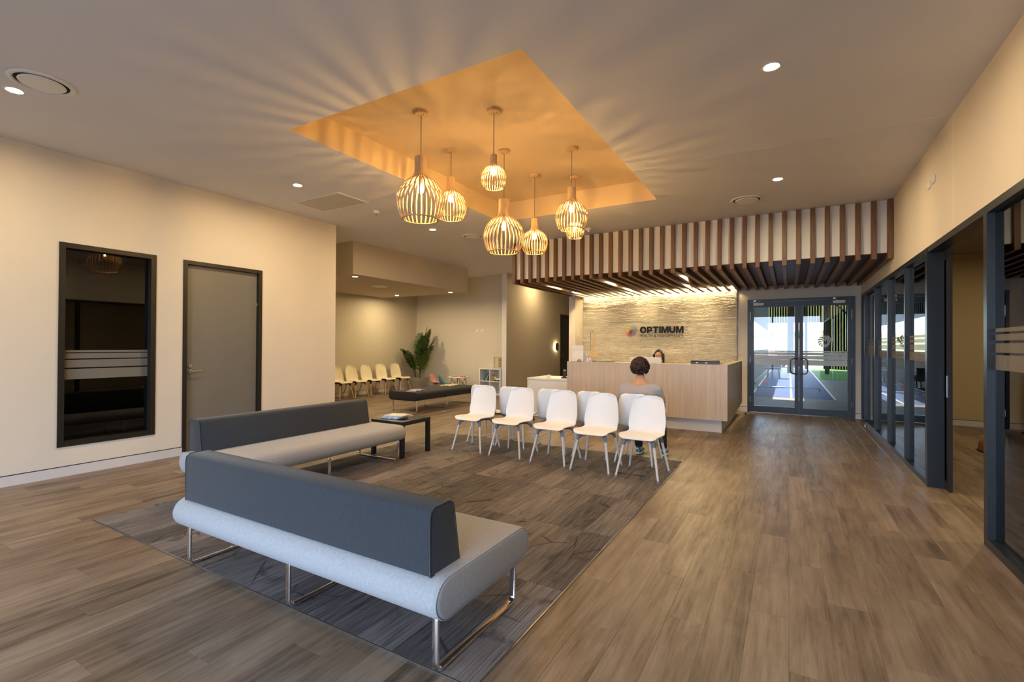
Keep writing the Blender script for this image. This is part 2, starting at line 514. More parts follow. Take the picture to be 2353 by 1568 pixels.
for i, p in enumerate(planks[:300]):
    full = abs((p[3]-p[2])-PLN) < 1e-5
    if full and mfull is not None: me = mfull
    else:
        me = bpy.data.meshes.new('plank')
        me.from_pydata(plank_verts(0, PW, 0, p[3]-p[2]), [], PF); me.update()
        if full: mfull = me
    link('plank', me, MT['floor'], floor, (p[0], p[2], 0))
vv, ff = [], []
for p in planks[300:]:
    k = len(vv); vv += plank_verts(*p); ff += [tuple(i+k for i in f) for f in PF]
me = bpy.data.meshes.new('plank_field'); me.from_pydata(vv, [], ff); me.update()
pfield = link('plank_field', me, MT['floor'], floor); pfield['kind'] = 'stuff'

# ---- carpet inlay: carpet tiles in a thin metal edge
carpet = thing('carpet_inlay', 'taupe streaked carpet tile area set into the plank floor under sofas and chairs', 'carpet', ((CX0+CX1)/2, (CY0+CY1)/2, 0))
nx, ny = 8, 5
tw, tl = (CX1-CX0)/nx, (CY1-CY0)/ny
TW2 = tw/2
b = B(); b.box(0.0006, tw/2-0.0006, 0.0006, tl-0.0006, 0.0, 0.007)
tile_me = b.mesh('carpet_tile', 0.001, seg=1)
cox, coy = carpet.location.x, carpet.location.y
for i in range(nx*2):
    for j in range(ny):
        sh = 0.0
        link('carpet_tile', tile_me, MT['carpet'], carpet, (CX0+i*TW2-cox, CY0+j*tl-coy, 0.0005))
e = 0.006
for nm, (x0, x1, y0, y1) in {'a': (CX0-e, CX1+e, CY0-e, CY0), 'b': (CX0-e, CX1+e, CY1, CY1+e), 'c': (CX0-e, CX0, CY0, CY1), 'd': (CX1, CX1+e, CY0, CY1)}.items():
    boxpart('edge_trim', MT['steel'], carpet, x0-cox, x1-cox, y0-coy, y1-coy, 0.0005, 0.0074)

# ---- ceiling with the pendant recess
RX0, RX1, RY0, RY1, RZ = -4.183, -1.616, 2.90, 6.85, 3.83
b = B()
X0, X1, Y0, Y1 = -11.0, XR+0.14, -3.4, 17.8
R_ = 0.1
for (x0, x1, y0, y1) in ((X0, RX0-R_, Y0, Y1), (RX1+R_, X1, Y0, Y1), (RX0-R_, RX1+R_, Y0, RY0-R_), (RX0-R_, RX1+R_, RY1+R_, Y1)): b.box(x0, x1, y0, y1, ZC, ZC+0.1)
for (x0, x1, y0, y1) in ((RX0-R_, RX0, RY0-R_, RY1+R_), (RX1, RX1+R_, RY0-R_, RY1+R_), (RX0, RX1, RY0-R_, RY0), (RX0, RX1, RY1, RY1+R_)): b.box(x0, x1, y0, y1, ZC, ZC+0.0005)
ceil_ob = struct(part(b, 'ceiling', MT['ceiling']), 'white plasterboard ceiling with a rectangular recess above the pendants', 'ceiling')
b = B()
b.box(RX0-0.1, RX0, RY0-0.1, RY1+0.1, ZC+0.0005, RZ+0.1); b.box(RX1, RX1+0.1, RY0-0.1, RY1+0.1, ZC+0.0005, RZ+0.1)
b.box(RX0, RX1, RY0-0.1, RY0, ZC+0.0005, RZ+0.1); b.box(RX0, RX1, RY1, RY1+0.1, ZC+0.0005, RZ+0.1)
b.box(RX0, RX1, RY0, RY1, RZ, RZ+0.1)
rl = part(b, 'recess_lining', wall_mat('honey_tone', (0.70, 0.545, 0.34)), ceil_ob)  # lining given a warmer base colour than the main ceiling
rl['label'] = 'honey-coloured lining of the pendant recess'
# hairline joint in the ceiling and in the wall below it
struct(boxpart('trim_1', MT['white_plastic'], None, -1.60, XR, 5.604, 5.612, ZC-0.0015, ZC), 'thin pale ceiling joint line between recess and right wall', 'trim')
struct(boxpart('trim_2', MT['white_plastic'], None, XR-0.0015, XR, 5.604, 5.612, 2.52, ZC), 'thin pale vertical wall joint line above sliding door', 'trim')

# ---- left wall: window and door openings
WY0, WY1, WZ0, WZ1 = 2.015, 2.935, 0.322, 2.556
DY0, DY1, DZ1 = 3.245, 4.322, 2.552
LY1 = 5.67
b = B(); t0, t1 = XL-0.12, XL
b.box(t0, t1, YF, WY0, 0, ZC); b.box(t0, t1, WY0, WY1, 0, WZ0); b.box(t0, t1, WY0, WY1, WZ1, ZC)
b.box(t0, t1, WY1, DY0, 0, ZC); b.box(t0, t1, DY0, DY1, DZ1, ZC); b.box(t0, t1, DY1, LY1, 0, ZC)
struct(part(b, 'wall_left', MT['wall']), 'cream plaster wall with the tall dark window and grey door', 'wall')
def skirting(name, label, segs):
    r = sroot(name, label, 'skirting')
    for (x0, x1, y0, y1) in segs:
        boxpart('board', MT['skirting'], r, x0, x1, y0, y1, 0.0, 0.104)
        s = 0.002
        boxpart('shadow_gap', MT['black_gap'], r, x0+s, x1-s, y0+s, y1-s, 0.104, 0.112)
    return r
skirting('baseboard_left', 'pale skirting board along the cream left wall', [(XL, XL+0.012, YF, DY0), (XL, XL+0.012, DY1, LY1)])
# window_1
w1 = sroot('window_1', 'tall dark window in black frame with pale film bands', 'window', (XL, (WY0+WY1)/2, WZ0))
o = w1.location
fw = 0.055
b = B()
for (y0, y1, z0, z1) in ((WY0, WY0+fw, WZ0, WZ1), (WY1-fw, WY1, WZ0, WZ1), (WY0+fw, WY1-fw, WZ0, WZ0+fw), (WY0+fw, WY1-fw, WZ1-fw, WZ1)):
    b.box(-0.11, 0.012, y0-o.y, y1-o.y, z0-o.z, z1-o.z)
part(b, 'window_frame', MT['frame_black'], w1)
boxpart('pane', MT['glass_dark'], w1, -0.075, -0.069, WY0+fw-o.y, WY1-fw-o.y, WZ0+fw-o.z, WZ1-fw-o.z)
for (v0, v1) in ((735, 747), (752, 780), (786, 828), (835, 890)):
    z1 = 1.376-(v0-735)/155*0.325; z0 = 1.376-(v1-735)/155*0.325
    boxpart('film_band', MT['frost_dim'], w1, -0.0685, -0.0675, WY0+fw-o.y, WY1-fw-o.y, z0-o.z, z1-o.z)
# door_1
d1 = sroot('door_1', 'plain grey door in black frame with steel lever handle', 'door', (XL, (DY0+DY1)/2, 0))
o = d1.location
b = B(); fw = 0.05
b.box(-0.12, 0.012, DY0-o.y, DY0+fw-o.y, 0, DZ1); b.box(-0.12, 0.012, DY1-fw-o.y, DY1-o.y, 0, DZ1); b.box(-0.12, 0.012, DY0+fw-o.y, DY1-fw-o.y, DZ1-fw, DZ1)
part(b, 'door_frame', MT['frame_black'], d1)
leaf = boxpart('door_leaf', MT['door_grey'], d1, -0.085, -0.045, DY0+fw+0.003-o.y, DY1-fw-0.003-o.y, 0.006, DZ1-fw-0.003, 0.001)
hy = DY0+fw+0.065-o.y
b = B(); b.cyl((-0.045, hy, 1.086), (-0.030, hy, 1.086), 0.026, n=20); b.cyl((-0.03, hy, 1.086), (0.012, hy, 1.086), 0.010, n=12)
b.sweep([(0.008, hy-0.008, 1.086), (0.010, hy+0.02, 1.086), (0.010, hy+0.125, 1.086)], 0.009, 0.009, n=10)
part(b, 'lever_handle', MT['steel'], leaf, auto=0.6)
b = B(); b.cyl((-0.045, hy, 1.16), (-0.034, hy, 1.16), 0.024, n=20); b.cyl((-0.034, hy, 1.16), (-0.026, hy, 1.16), 0.010, n=12)
part(b, 'lock_cylinder', MT['steel'], leaf, auto=0.6)
boxpart('green_sticker', pm('green_sticker', (0.30, 0.55, 0.05), 0.5, var=0.02), d1, -0.044, -0.028, DY1-fw-0.004-o.y, DY1-fw-0.0005-o.y, 2.02, 2.06)
# dark room behind the window
b = B()
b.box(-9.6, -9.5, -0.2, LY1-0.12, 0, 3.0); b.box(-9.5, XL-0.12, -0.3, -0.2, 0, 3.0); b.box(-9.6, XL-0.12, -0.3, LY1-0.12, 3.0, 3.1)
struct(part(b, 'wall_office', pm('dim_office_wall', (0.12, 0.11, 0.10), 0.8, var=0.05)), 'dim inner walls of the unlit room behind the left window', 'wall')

# ---- alcove and hall walls
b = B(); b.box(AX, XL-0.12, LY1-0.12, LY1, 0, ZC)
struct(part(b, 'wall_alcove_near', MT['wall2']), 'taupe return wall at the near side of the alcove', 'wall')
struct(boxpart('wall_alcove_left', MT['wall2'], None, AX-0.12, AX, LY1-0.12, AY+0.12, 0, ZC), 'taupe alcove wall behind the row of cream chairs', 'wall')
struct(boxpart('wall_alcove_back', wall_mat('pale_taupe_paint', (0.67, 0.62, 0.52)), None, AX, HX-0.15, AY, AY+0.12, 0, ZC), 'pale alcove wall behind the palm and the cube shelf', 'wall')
skirting('baseboard_alcove', 'pale skirting board around the alcove walls', [(AX, AX+0.012, LY1, AY), (AX+0.012, HX-0.15, AY-0.012, AY)])
struct(boxpart('trim_3', MT['white_paint'], None, HX-0.15, HX, 11.79, 11.80, 0, ZC), 'white corner strip between alcove and hall', 'trim')
HD0, HD1 = 15.52, 16.52
b = B(); b.box(HX-0.15, HX, 11.80, HD0, 0, ZC); b.box(HX-0.15, HX, HD0, HD1, 2.55, ZC); b.box(HX-0.15, HX, HD1, 17.6, 0, ZC)
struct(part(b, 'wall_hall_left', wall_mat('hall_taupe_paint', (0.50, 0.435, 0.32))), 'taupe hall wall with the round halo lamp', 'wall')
d3 = sroot('door_3', 'narrow-looking dark door at the end of the hall', 'door', (HX, (HD0+HD1)/2, 0))
b = B(); b.box(-0.10, 0.012, -0.5, -0.45, 0, 2.55); b.box(-0.10, 0.012, 0.45, 0.5, 0, 2.55); b.box(-0.10, 0.012, -0.45, 0.45, 2.50, 2.55)
part(b, 'door_frame', MT['frame_black'], d3)
lf = boxpart('door_leaf', MT['door_dark'], d3, -0.07, -0.03, -0.447, 0.447, 0.006, 2.497)
b = B(); b.cyl((-0.03, -0.38, 1.06), (0.01, -0.38, 1.06), 0.012); b.cyl((0.005, -0.38, 1.06), (0.005, -0.26, 1.06), 0.008)
part(b, 'lever_handle', MT['steel'], lf)
NX0, NX1, NY = -4.86, -4.69, 11.28
b = B(); b.box(NX0, NX1, NY, 17.6, 0, ZC)
struct(part(b, 'wall_hall_right', MT['wall']), 'cream nib wall between the hall and the stone feature wall', 'wall')
struct(boxpart('wall_hall_end', MT['wall2'], None, HX-0.12, NX1, 17.6, 17.72, 0, ZC), 'end wall of the hall', 'wall')

# ---- alcove bulkhead
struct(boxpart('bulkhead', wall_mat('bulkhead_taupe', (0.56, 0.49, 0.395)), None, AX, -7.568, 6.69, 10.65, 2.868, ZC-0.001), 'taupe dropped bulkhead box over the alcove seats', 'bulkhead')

# ---- end wall with the double doors
EX0, EX1, EZ = -0.805, 1.158, 2.487
b = B()
b.box(NX1, EX0, YB, YB+0.12, 0, ZC); b.box(EX0, EX1, YB, YB+0.12, EZ, ZC); b.box(EX1, XR+0.12, YB, YB+0.12, 0, ZC)
struct(part(b, 'wall_back', wall_mat('end_wall_paint', (0.66, 0.61, 0.54))), 'pale end wall around the glazed double doors', 'wall')
skirting('baseboard_back', 'white skirting either side of the double doors', [(-1.015, EX0, YB-0.012, YB), (EX1, XR, YB-0.012, YB)])

# ---- stone feature wall: split-face ledge stones
FX0, FX1, FY = -4.69, -1.015, 11.83
fw_ = sroot('wall_feature', 'split-face cream stone feature wall behind the reception desk', 'wall', ((FX0+FX1)/2, FY, 0))
boxpart('backing', MT['wall2'], fw_, FX0-fw_.location.x, FX1-fw_.location.x, 0, 0.039, 0, 2.77)
def stone_mat():
    t = NT('cream_ledgestone'); v = t.pos()
    isl = t.n('NewGeometry').outputs['Random Per Island']
    f = t.math('ADD', t.math('MULTIPLY', t.noise(v, 9, 5, 0.65), 0.6), t.math('MULTIPLY', isl, 0.4))
    t.l(t.ramp(f, [(0.25, (0.66, 0.58, 0.46)), (0.75, (0.82, 0.75, 0.62))]), t.p.inputs['Base Color'])
    t.set(0.85, 0, None, 0.2)
    t.bump(t.noise(t.mapping(v, (1, 1, 3)), 45, 5, 0.65), 0.4, 0.008)
    return t.m
MT['stone'] = stone_mat()
rs = random.Random(3)
vv, ff = [], []
z = 0.0
while z < 2.765:
    h = rs.choice((0.014, 0.018, 0.022, 0.026))
    h = min(h, 2.767-z)
    x = FX0 - rs.random()*0.2
    while x < FX1:
        l = rs.uniform(0.07, 0.26)
        a, c = max(x, FX0), min(x+l, FX1)
        if c-a > 0.01:
            k = len(vv); d = [rs.uniform(0.004, 0.020) for _ in range(4)]
            g = 0.0012
            y = -0.001
            # bevelled, uneven front
            vv += [(a+g, 0, z+g), (c-g, 0, z+g), (c-g, 0, z+h-g), (a+g, 0, z+h-g),
                   (a+g, -d[0]*0.75, z+g+0.002), (c-g, -d[1]*0.75, z+g+0.002), (c-g, -d[2], z+h-g-0.002), (a+g, -d[3], z+h-g-0.002)]
            m = len(vv)
            vv.append(((a+c)/2, -max(d)-rs.uniform(0.0, 0.004), z+h*rs.uniform(0.35, 0.65)))
            ff += [(k, k+1, k+5, k+4), (k+1, k+2, k+6, k+5), (k+2, k+3, k+7, k+6), (k+3, k, k+4, k+7),
                   (k+4, k+5, m), (k+5, k+6, m), (k+6, k+7, m), (k+7, k+4, m)]
        x += l
    z += h
vv = [(p[0]-fw_.location.x, p[1], p[2]) for p in vv]
me = bpy.data.meshes.new('ledge_stones'); me.from_pydata(vv, [], ff); me.update()
st = link('ledge_stones', me, MT['stone'], fw_); st['kind'] = 'stuff'

# ---- slatted bulkhead over the desk
SY, SZ0, SZP = 8.374, 2.694, 2.780
sb = sroot('slatted_bulkhead', 'white bulkhead over the desk wrapped in walnut timber slats', 'bulkhead', ((NX0+XR)/2, SY, SZ0))
o = sb.location
boxpart('bulkhead_box', MT['white_paint'], sb, NX0-o.x, XR-o.x-0.0005, 0.075, YB-o.y, SZP-o.z+0.006, ZC-o.z-0.001)
boxpart('soffit_panel', MT['slat_panel'], sb, NX0-o.x, XR-o.x-0.0005, 0.0755, YB-o.y-0.0005, SZP-o.z, SZP-o.z+0.006)
sw = 0.062; pitch = (XR-0.006-sw-(-4.854))/33
def slat_mesh(ylen):
    b = B()
    prof = [(0, 0), (ylen, 0), (ylen, 0.0855), (0.0745, 0.0855), (0.0745, 0.812), (0.060, 0.820), (0, 0.820)]
    b.prism(prof, lambda u, v, t: (t*sw, u, v))
    return b.mesh('slat', 0.0025, seg=1)
sl_a = slat_mesh(YB-SY-0.003); sl_b = slat_mesh(11.775-SY)
for i in range(34):
    x = -4.854 + i*pitch
    link('slat', sl_b if x+sw < FX1+0.02 and x > FX0-0.1 else sl_a, MT['slat'], sb, (x-o.x, 0, 0))

# ---- double doors (door_2)
d2 = sroot('door_2', 'pair of glazed charcoal doors with bronze pull handles and frosted bands', 'door', ((EX0+EX1)/2, YB, 0))
o = d2.location
b = B()
b.box(EX0-o.x, EX0-o.x+0.05, -0.02, 0.11, 0, EZ); b.box(EX1-o.x-0.05, EX1-o.x, -0.02, 0.11, 0, EZ); b.box(EX0-o.x+0.05, EX1-o.x-0.05, -0.02, 0.11, EZ-0.05, EZ)
part(b, 'door_frame', MT['frame'], d2)
MT['pane'] = MT['glass']
def petal(b, c, ang, r0, r1, wd, curl, f):
    """curved tapered petal: outline in the plane, f(u, v, t)"""
    pts_l, pts_r = [], []
    n = 14
    for i in range(n+1):
        t = i/n
        r = r0 + (r1-r0)*t
        a = ang + curl*t*t
        w = wd*(0.10+0.90*t**1.05)*(1.0 if t < 0.72 else math.sqrt(max(0.03, 1-((t-0.72)/0.28)**2)))
        cx_, cy_ = r*math.cos(a), r*math.sin(a)
        nx_, ny_ = -math.sin(a), math.cos(a)
        pts_l.append((c[0]+cx_+nx_*w, c[1]+cy_+ny_*w)); pts_r.append((c[0]+cx_-nx_*w, c[1]+cy_-ny_*w))
    b.prism(pts_l+pts_r[::-1], f)
PETALS = []      # angle (deg), length, width
for k in range(12):
    a = 42 + k*29.0          # counter-clockwise from the upper right
    ln = (1.0, 0.98, 0.95, 0.92, 0.90, 0.84, 0.80, 0.74, 0.68, 0.62, 0.58, 0.56)[k]
    PETALS.append((a, ln, 0.205*(0.25+0.75*ln)))
def leaf_door(sx0, sx1, hx, flip, emblem):
    lf = boxpart('door_leaf', MT['frame'], d2, sx0, sx0+0.1, 0.0, 0.05, 0.008, EZ-0.055)
    me = lf.data
    b = B(); z0, z1 = 0.008, EZ-0.055; st_ = 0.075
    b.box(sx0, sx0+st_, 0, 0.05, z0, z1); b.box(sx1-st_, sx1, 0, 0.05, z0, z1)
    b.box(sx0+st_, sx1-st_, 0, 0.05, z0, 0.145); b.box(sx0+st_, sx1-st_, 0, 0.05, 2.315, z1)
    m2 = b.mesh('door_leaf'); m2.materials.append(MT['frame']); lf.data = m2; bpy.data.meshes.remove(me)
    boxpart('pane', MT['pane'], lf, sx0+st_, sx1-st_, 0.022, 0.028, 0.145, 2.315)
    for z0, z1 in ((1.340, 1.362), (1.272, 1.328), (1.182, 1.262), (1.055, 1.172)):
        boxpart('film_band', MT['frost'], lf, sx0+st_, sx1-st_, 0.0205, 0.0215, z0, z1)
    b = B(); pth = []
    for (dx, dz) in ((0, 0.155), (1, 0.155)): pass
    s = flip
    pth = [(hx, -0.0, 1.208), (hx, -0.06, 1.208)]
    outer = hx - s*0.115
    pth = [(hx, 0.0, 1.195), (hx, -0.045, 1.195), (hx-s*0.02, -0.062, 1.195), (outer+s*0.05, -0.062, 1.195), (outer+s*0.015, -0.062, 1.180), (outer, -0.062, 1.145),
           (outer, -0.062, 0.925), (outer+s*0.015, -0.062, 0.890), (outer+s*0.05, -0.062, 0.875), (hx-s*0.02, -0.062, 0.875), (hx, -0.045, 0.875), (hx, 0.0, 0.875)]
    b.sweep(pth, 0.013, 0.013, n=10, up=(0, 0.3, 1))
    part(b, 'pull_handle', MT['bronze'], lf, smooth=True)
    hxx = sx0+0.004 if s > 0 else sx1-0.004
    for z in (0.22, 1.10, 2.02):
        b = B(); b.cyl((hxx, -0.012, z), (hxx, -0.012, z+0.20 if z > 2 else z+0.12), 0.009, n=10)
        part(b, 'hinge', MT['steel'], lf, smooth=False)
    cx_ = sx0+0.17 if s > 0 else sx1-0.22
    cl = boxpart('door_closer', MT['white_plastic'], lf, cx_-0.105, cx_+0.105, -0.055, -0.001, 2.355, 2.412, 0.006)
    b = B(); b.cyl((cx_-0.03, -0.03, 2.412), (cx_-0.03, -0.03, 2.43), 0.012); b.sweep([(cx_-0.03, -0.03, 2.428), (cx_+0.045, -0.16, 2.44), (cx_+0.07, -0.15, 2.446)], 0.02, 0.008)
    b.sweep([(cx_+0.06, -0.155, 2.45), (cx_-0.06, -0.03, 2.456), (cx_-0.075, -0.005, 2.456)], 0.016, 0.006); b.box(cx_-0.10, cx_-0.05, -0.025, -0.001, 2.445, 2.468)
    b.cyl((cx_-0.03, -0.03, 2.345), (cx_-0.03, -0.03, 2.355), 0.009)
    part(b, 'closer_arm', MT['steel'], cl)
    if emblem:
        ec = (0.646-o.x, 1.545)
        for a, ln, w_ in PETALS:
            b = B(); petal(b, ec, math.radians(a)-0.5, 0.035, 0.155*ln, 0.155*w_*1.1, 0.55, lambda u, v, t: (u, 0.0200+0.001*t, v))
            part(b, 'emblem_petal', MT['frost'], lf)
    return lf
mid = 0.180-o.x
leaf_door(EX0+0.053-o.x, mid-0.002, mid-0.04, 1, False)
leaf_door(mid+0.002, EX1-0.053-o.x, mid+0.04, -1, True)

# ---- right wall: header above the glazing
b = B(); b.box(XR, XR+0.12, YF, YB, 2.51, ZC)
struct(part(b, 'wall_right', MT['wall']), 'cream wall above the charcoal glazed partition', 'wall')
GX = XR+0.05
def glazing(name, label, y0, y1, muls, film=True):
    r = sroot(name, label, 'window', (XR, (y0+y1)/2, 0)); oy = r.location.y
    b = B(); b.box(0.0, 0.10, y0-oy, y1-oy, 2.45, 2.51); part(b, 'head_rail', MT['frame'], r)
    b = B(); b.box(0.0, 0.10, y0-oy, y1-oy, 0.0, 0.06); part(b, 'sill_rail', MT['frame'], r)
    for m, w in muls: boxpart('mullion', MT['frame'], r, 0.0, 0.10, m-oy, m+w-oy, 0.06, 2.45)
    for (m, w), (m2, _) in zip(muls, muls[1:]):
        pn = boxpart('pane', MT['glass'], r, 0.047, 0.053, m+w-oy, m2-oy, 0.06, 2.45)
        for z0, z1 in ((1.572, 1.600), (1.512, 1.556), (1.425, 1.492), (1.30, 1.408)):
            boxpart('film_band', MT['frost_faint'], pn, 0.0455, 0.0465, m+w-oy, m2-oy, z0, z1)
    return r
glazing('window_2', 'glazed partition bays between end wall and the wide dark post', 6.54, YB, [(6.54, 0.07), (7.66, 0.05), (8.87, 0.05), (10.10, 0.05), (11.36, 0.06), (YB-0.05, 0.05)])
glazing('window_3', 'glazed partition on the near side of the sliding door opening', YF+0.1, 4.85, [(YF+0.1, 0.05), (-1.75, 0.05), (-0.55, 0.05), (0.65, 0.05), (1.85, 0.05), (3.05, 0.05), (4.78, 0.07)])
# sliding door parked behind the wide post
d4 = sroot('door_4', 'dark sliding glass door slid open beside the wide post', 'door', (XR, 6.5, 0))
boxpart('door_post', MT['frame'], d4, -0.004, 0.135, 0.02, 0.105, 0.0, 2.49)
b = B(); b.box(0.0, 0.13, -1.65, 0.02, 2.45, 2.51); part(b, 'head_track', MT['frame'], d4)
b = B(); b.box(0.135, 0.165, -0.13, -0.05, 0.01, 2.44); b.box(0.135, 0.165, -0.05, 1.15, 0.01, 0.09); b.box(0.135, 0.165, -0.05, 1.15, 2.36, 2.44); b.box(0.135, 0.165, 1.15, 1.23, 0.01, 2.44)
lf = part(b, 'door_leaf', MT['frame_black'], d4)
boxpart('pane', MT['glass'], lf, 0.147, 0.153, -0.05, 1.15, 0.09, 2.36)
boxpart('pull_plate', MT['steel'], lf, 0.130, 0.135, -0.075, -0.055, 0.95, 1.17)
# two small white plates high on the right wall
for k, y in enumerate((6.41, 6.24)):
    t = tag(boxpart('wall_plate', MT['white_plastic'], None, XR-0.012, XR-0.0005, y-0.055, y+0.055, 3.095+0.01*k, 3.165+0.01*k, 0.003),
            ('small white wall plate above the sliding door', 'small white wall sensor plate above the sliding door, beside the first plate')[k], 'wall plate')
# ---- room to the right
RRX, RRY, RRZ = 5.2, 11.9, 3.19
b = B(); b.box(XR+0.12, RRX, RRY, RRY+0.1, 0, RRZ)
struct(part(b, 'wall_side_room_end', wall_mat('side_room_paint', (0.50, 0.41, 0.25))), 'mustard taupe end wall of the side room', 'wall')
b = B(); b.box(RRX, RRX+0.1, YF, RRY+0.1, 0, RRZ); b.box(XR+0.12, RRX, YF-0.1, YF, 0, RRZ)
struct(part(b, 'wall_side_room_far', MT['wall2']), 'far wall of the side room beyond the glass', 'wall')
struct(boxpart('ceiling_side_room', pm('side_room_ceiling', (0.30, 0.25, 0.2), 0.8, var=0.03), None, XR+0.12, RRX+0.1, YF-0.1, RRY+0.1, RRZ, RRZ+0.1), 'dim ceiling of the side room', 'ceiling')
skirting('baseboard_side_room', 'pale skirting of the side room end wall', [(XR+0.12, RRX, RRY-0.012, RRY)])

# ---- shopfront behind the camera
sf = sroot('wall_front', 'glazed shopfront wall opposite the reception', 'wall', (-2.8, YF, 0))
b = B(); b.box(-11.0+2.8, -4.65+2.8, -0.1, 0, 0, ZC); b.box(-4.65+2.8, XR+0.12+2.8, -0.1, 0, 2.9, ZC)
for x in (-4.65, -2.7, -0.75, XR+0.02): b.box(x+2.8, x+2.8+0.07, -0.1, 0, 0, 2.9)
part(b, 'shopfront_frame', MT['wall2'], sf)
# ================================================================ lamps and ceiling fittings
# ---- slatted pendants, drawn in units of the globe radius
PROF = [(0.74, 0.0), (0.84, 0.17), (0.95, 0.44), (1.0, 0.78), (0.96, 1.10), (0.84, 1.36), (0.66, 1.55), (0.46, 1.68), (0.33, 1.80), (0.268, 1.93), (0.25, 2.15), (0.25, 2.64)]
def smooth_prof(P, n):
    out = []
    for i in range(len(P)-1):
        p0, p1, p2, p3 = P[max(i-1, 0)], P[i], P[i+1], P[min(i+2, len(P)-1)]
        for k in range(n):
            t = k/n
            out.append(tuple(0.5*((2*p1[q]) + (-p0[q]+p2[q])*t + (2*p0[q]-5*p1[q]+4*p2[q]-p3[q])*t*t + (-p0[q]+3*p1[q]-3*p2[q]+p3[q])*t**3) for q in (0, 1)))
    return out + [P[-1]]
SP = smooth_prof(PROF, 2)
NSLAT = 28
b = B()
b.sweep([(r, 0, z) for r, z in SP], 0.056, 0.024, up=(0, 1, 0))
slat_me = b.mesh('slat')
b = B()
b.lathe([(0.70, 0.0), (0.79, 0.0), (0.80, 0.035), (0.72, 0.035)], 40, close=True)
ring_me = b.mesh('bottom_ring', 0, True); ring_me.set_sharp_from_angle(angle=0.6)
b = B()
b.lathe([(0.20, 2.02), (0.232, 2.02), (0.235, 2.63), (0.02, 2.63), (0.02, 2.60), (0.20, 2.60)], 24, close=True)
ringcap_me = b.mesh('shade', 0, True); ringcap_me.set_sharp_from_angle(angle=0.6)
b = B(); b.sphere((0, 0, 0), 0.034, 0.034, 0.046, 20, 12)
bulb_me = b.mesh('bulb', 0, True)
b = B(); b.sphere((0, 0, 0), 0.011, 0.011, 0.020, 12, 8)
fil_me = b.mesh('filament', 0, True)
b = B(); b.lathe([(0, 0.0), (0.020, 0.0), (0.022, 0.06), (0.018, 0.09), (0, 0.09)], 16)
sock_me = b.mesh('socket', 0, True)
b = B(); b.lathe([(0, -0.030), (0.066, -0.030), (0.073, -0.024), (0.073, 0.0), (0, 0.0)], 32)
canopy_me = b.mesh('canopy', 0, True); canopy_me.set_sharp_from_angle(angle=0.6)
b = B(); b.sphere((0, 0, 0), 0.005, 0.005, 0.003, 8, 6)
screw_me = b.mesh('screw')
PEND = [(-3.248, 3.735, 2.73, 0.242, 'large slatted birch pendant lamp hung high at the recess end by the sofas'),
        (-3.554, 4.637, 2.985, 0.190, 'medium slatted birch pendant lamp close beside the high-hung large one'),
        (-2.578, 4.062, 3.040, 0.127, 'small slatted birch pendant lamp hung highest of the cluster'),
        (-3.006, 4.975, 2.585, 0.244, 'large slatted birch pendant lamp hanging lowest of the cluster'),
        (-3.069, 5.907, 2.740, 0.182, 'medium slatted birch pendant lamp beside the lowest-hanging large one'),
        (-2.259, 5.306, 2.845, 0.192, 'medium slatted birch pendant lamp with a small lamp close behind it'),
        (-2.608, 6.255, 2.970, 0.129, 'small slatted birch pendant lamp next to the slatted bulkhead')]
for (x, y, z, R, lab) in PEND:
    t = thing('pendant_lamp', lab, 'pendant lamp', (x, y, z), 0, 'slatted birch pendants in the ceiling recess')
    zt = RZ - z
    cn = link('canopy', canopy_me, MT['birch'], t, (0, 0, zt-0.0005))
    for sx in (-0.03, 0.03): link('screw', screw_me, MT['black_plastic'], cn, (sx, 0, -0.031))
    b = B(); b.cyl((0, 0, 2.63*R), (0, 0, zt-0.03), 0.0035, n=8)
    part(b, 'cord', pm('grey_cord', (0.10, 0.09, 0.10), 0.7, var=0.05), t)
    sh = link('shade', ringcap_me, MT['birch'], t); sh.scale = (R, R, R)
    link('bottom_ring', ring_me, MT['birch'], sh)
    for k in range(NSLAT): link('slat', slat_me, MT['birch'], sh, rot=(0, 0, 2*PI*k/NSLAT))
    s = 0.75 + 0.25*R/0.242
    bo = link('bulb', bulb_me, MT['bulb_glass'], t, (0, 0, 1.28*R)); bo.scale = (s, s, s); link('filament', fil_me, MT['e_bulb'], bo)
    link('socket', sock_me, MT['white_plastic'], t, (0, 0, 1.28*R+0.043*s))
    b = B(); b.cyl((0, 0, 1.28*R+0.036*s+0.08), (0, 0, 2.61*R), 0.0035, n=8)
    part(b, 'flex', pm('lamp_flex', (0.6, 0.58, 0.55), 0.6, var=0.02), t)

# ---- recessed downlights
b = B(); b.lathe([(0.047, -0.0005), (0.062, -0.006), (0.070, -0.0005)], 32); 
trim_me = b.mesh('trim_ring', 0, True)
b = B(); b.lathe([(0, -0.002), (0.047, -0.002)], 32)
disc_me = b.mesh('lens')
def downlight(x, y, z, label, group='round recessed downlights'):
    t = thing('downlight', label, 'downlight', (x, y, z), 0, group)
    link('trim_ring', trim_me, MT['white_plastic'], t); link('lens', disc_me, MT['e_down'], t)
for x, y, lab in ((-5.50, 1.33, 'round downlight beside the round air vent over the tall window'), (-0.115, 4.0, 'round downlight in bare ceiling near the right wall, away from any vent'),
                  (-0.125, 6.745, 'round downlight beside the round vent in front of the slatted bulkhead'), (-5.548, 3.98, 'round downlight beside the square ceiling access panel'),
                  (-5.558, 6.72, 'round downlight between smoke detector and alcove bulkhead')):
    downlight(x, y, ZC, lab)
for x, y, lab in ((-7.85, 6.994, 'downlight at the near corner of the alcove bulkhead soffit'), (-9.787, 10.259, 'downlight in the bulkhead soffit over the row of cream chairs'), (-7.91, 10.325, 'downlight at the far corner of the alcove bulkhead soffit')):
    downlight(x, y, 2.868, lab)
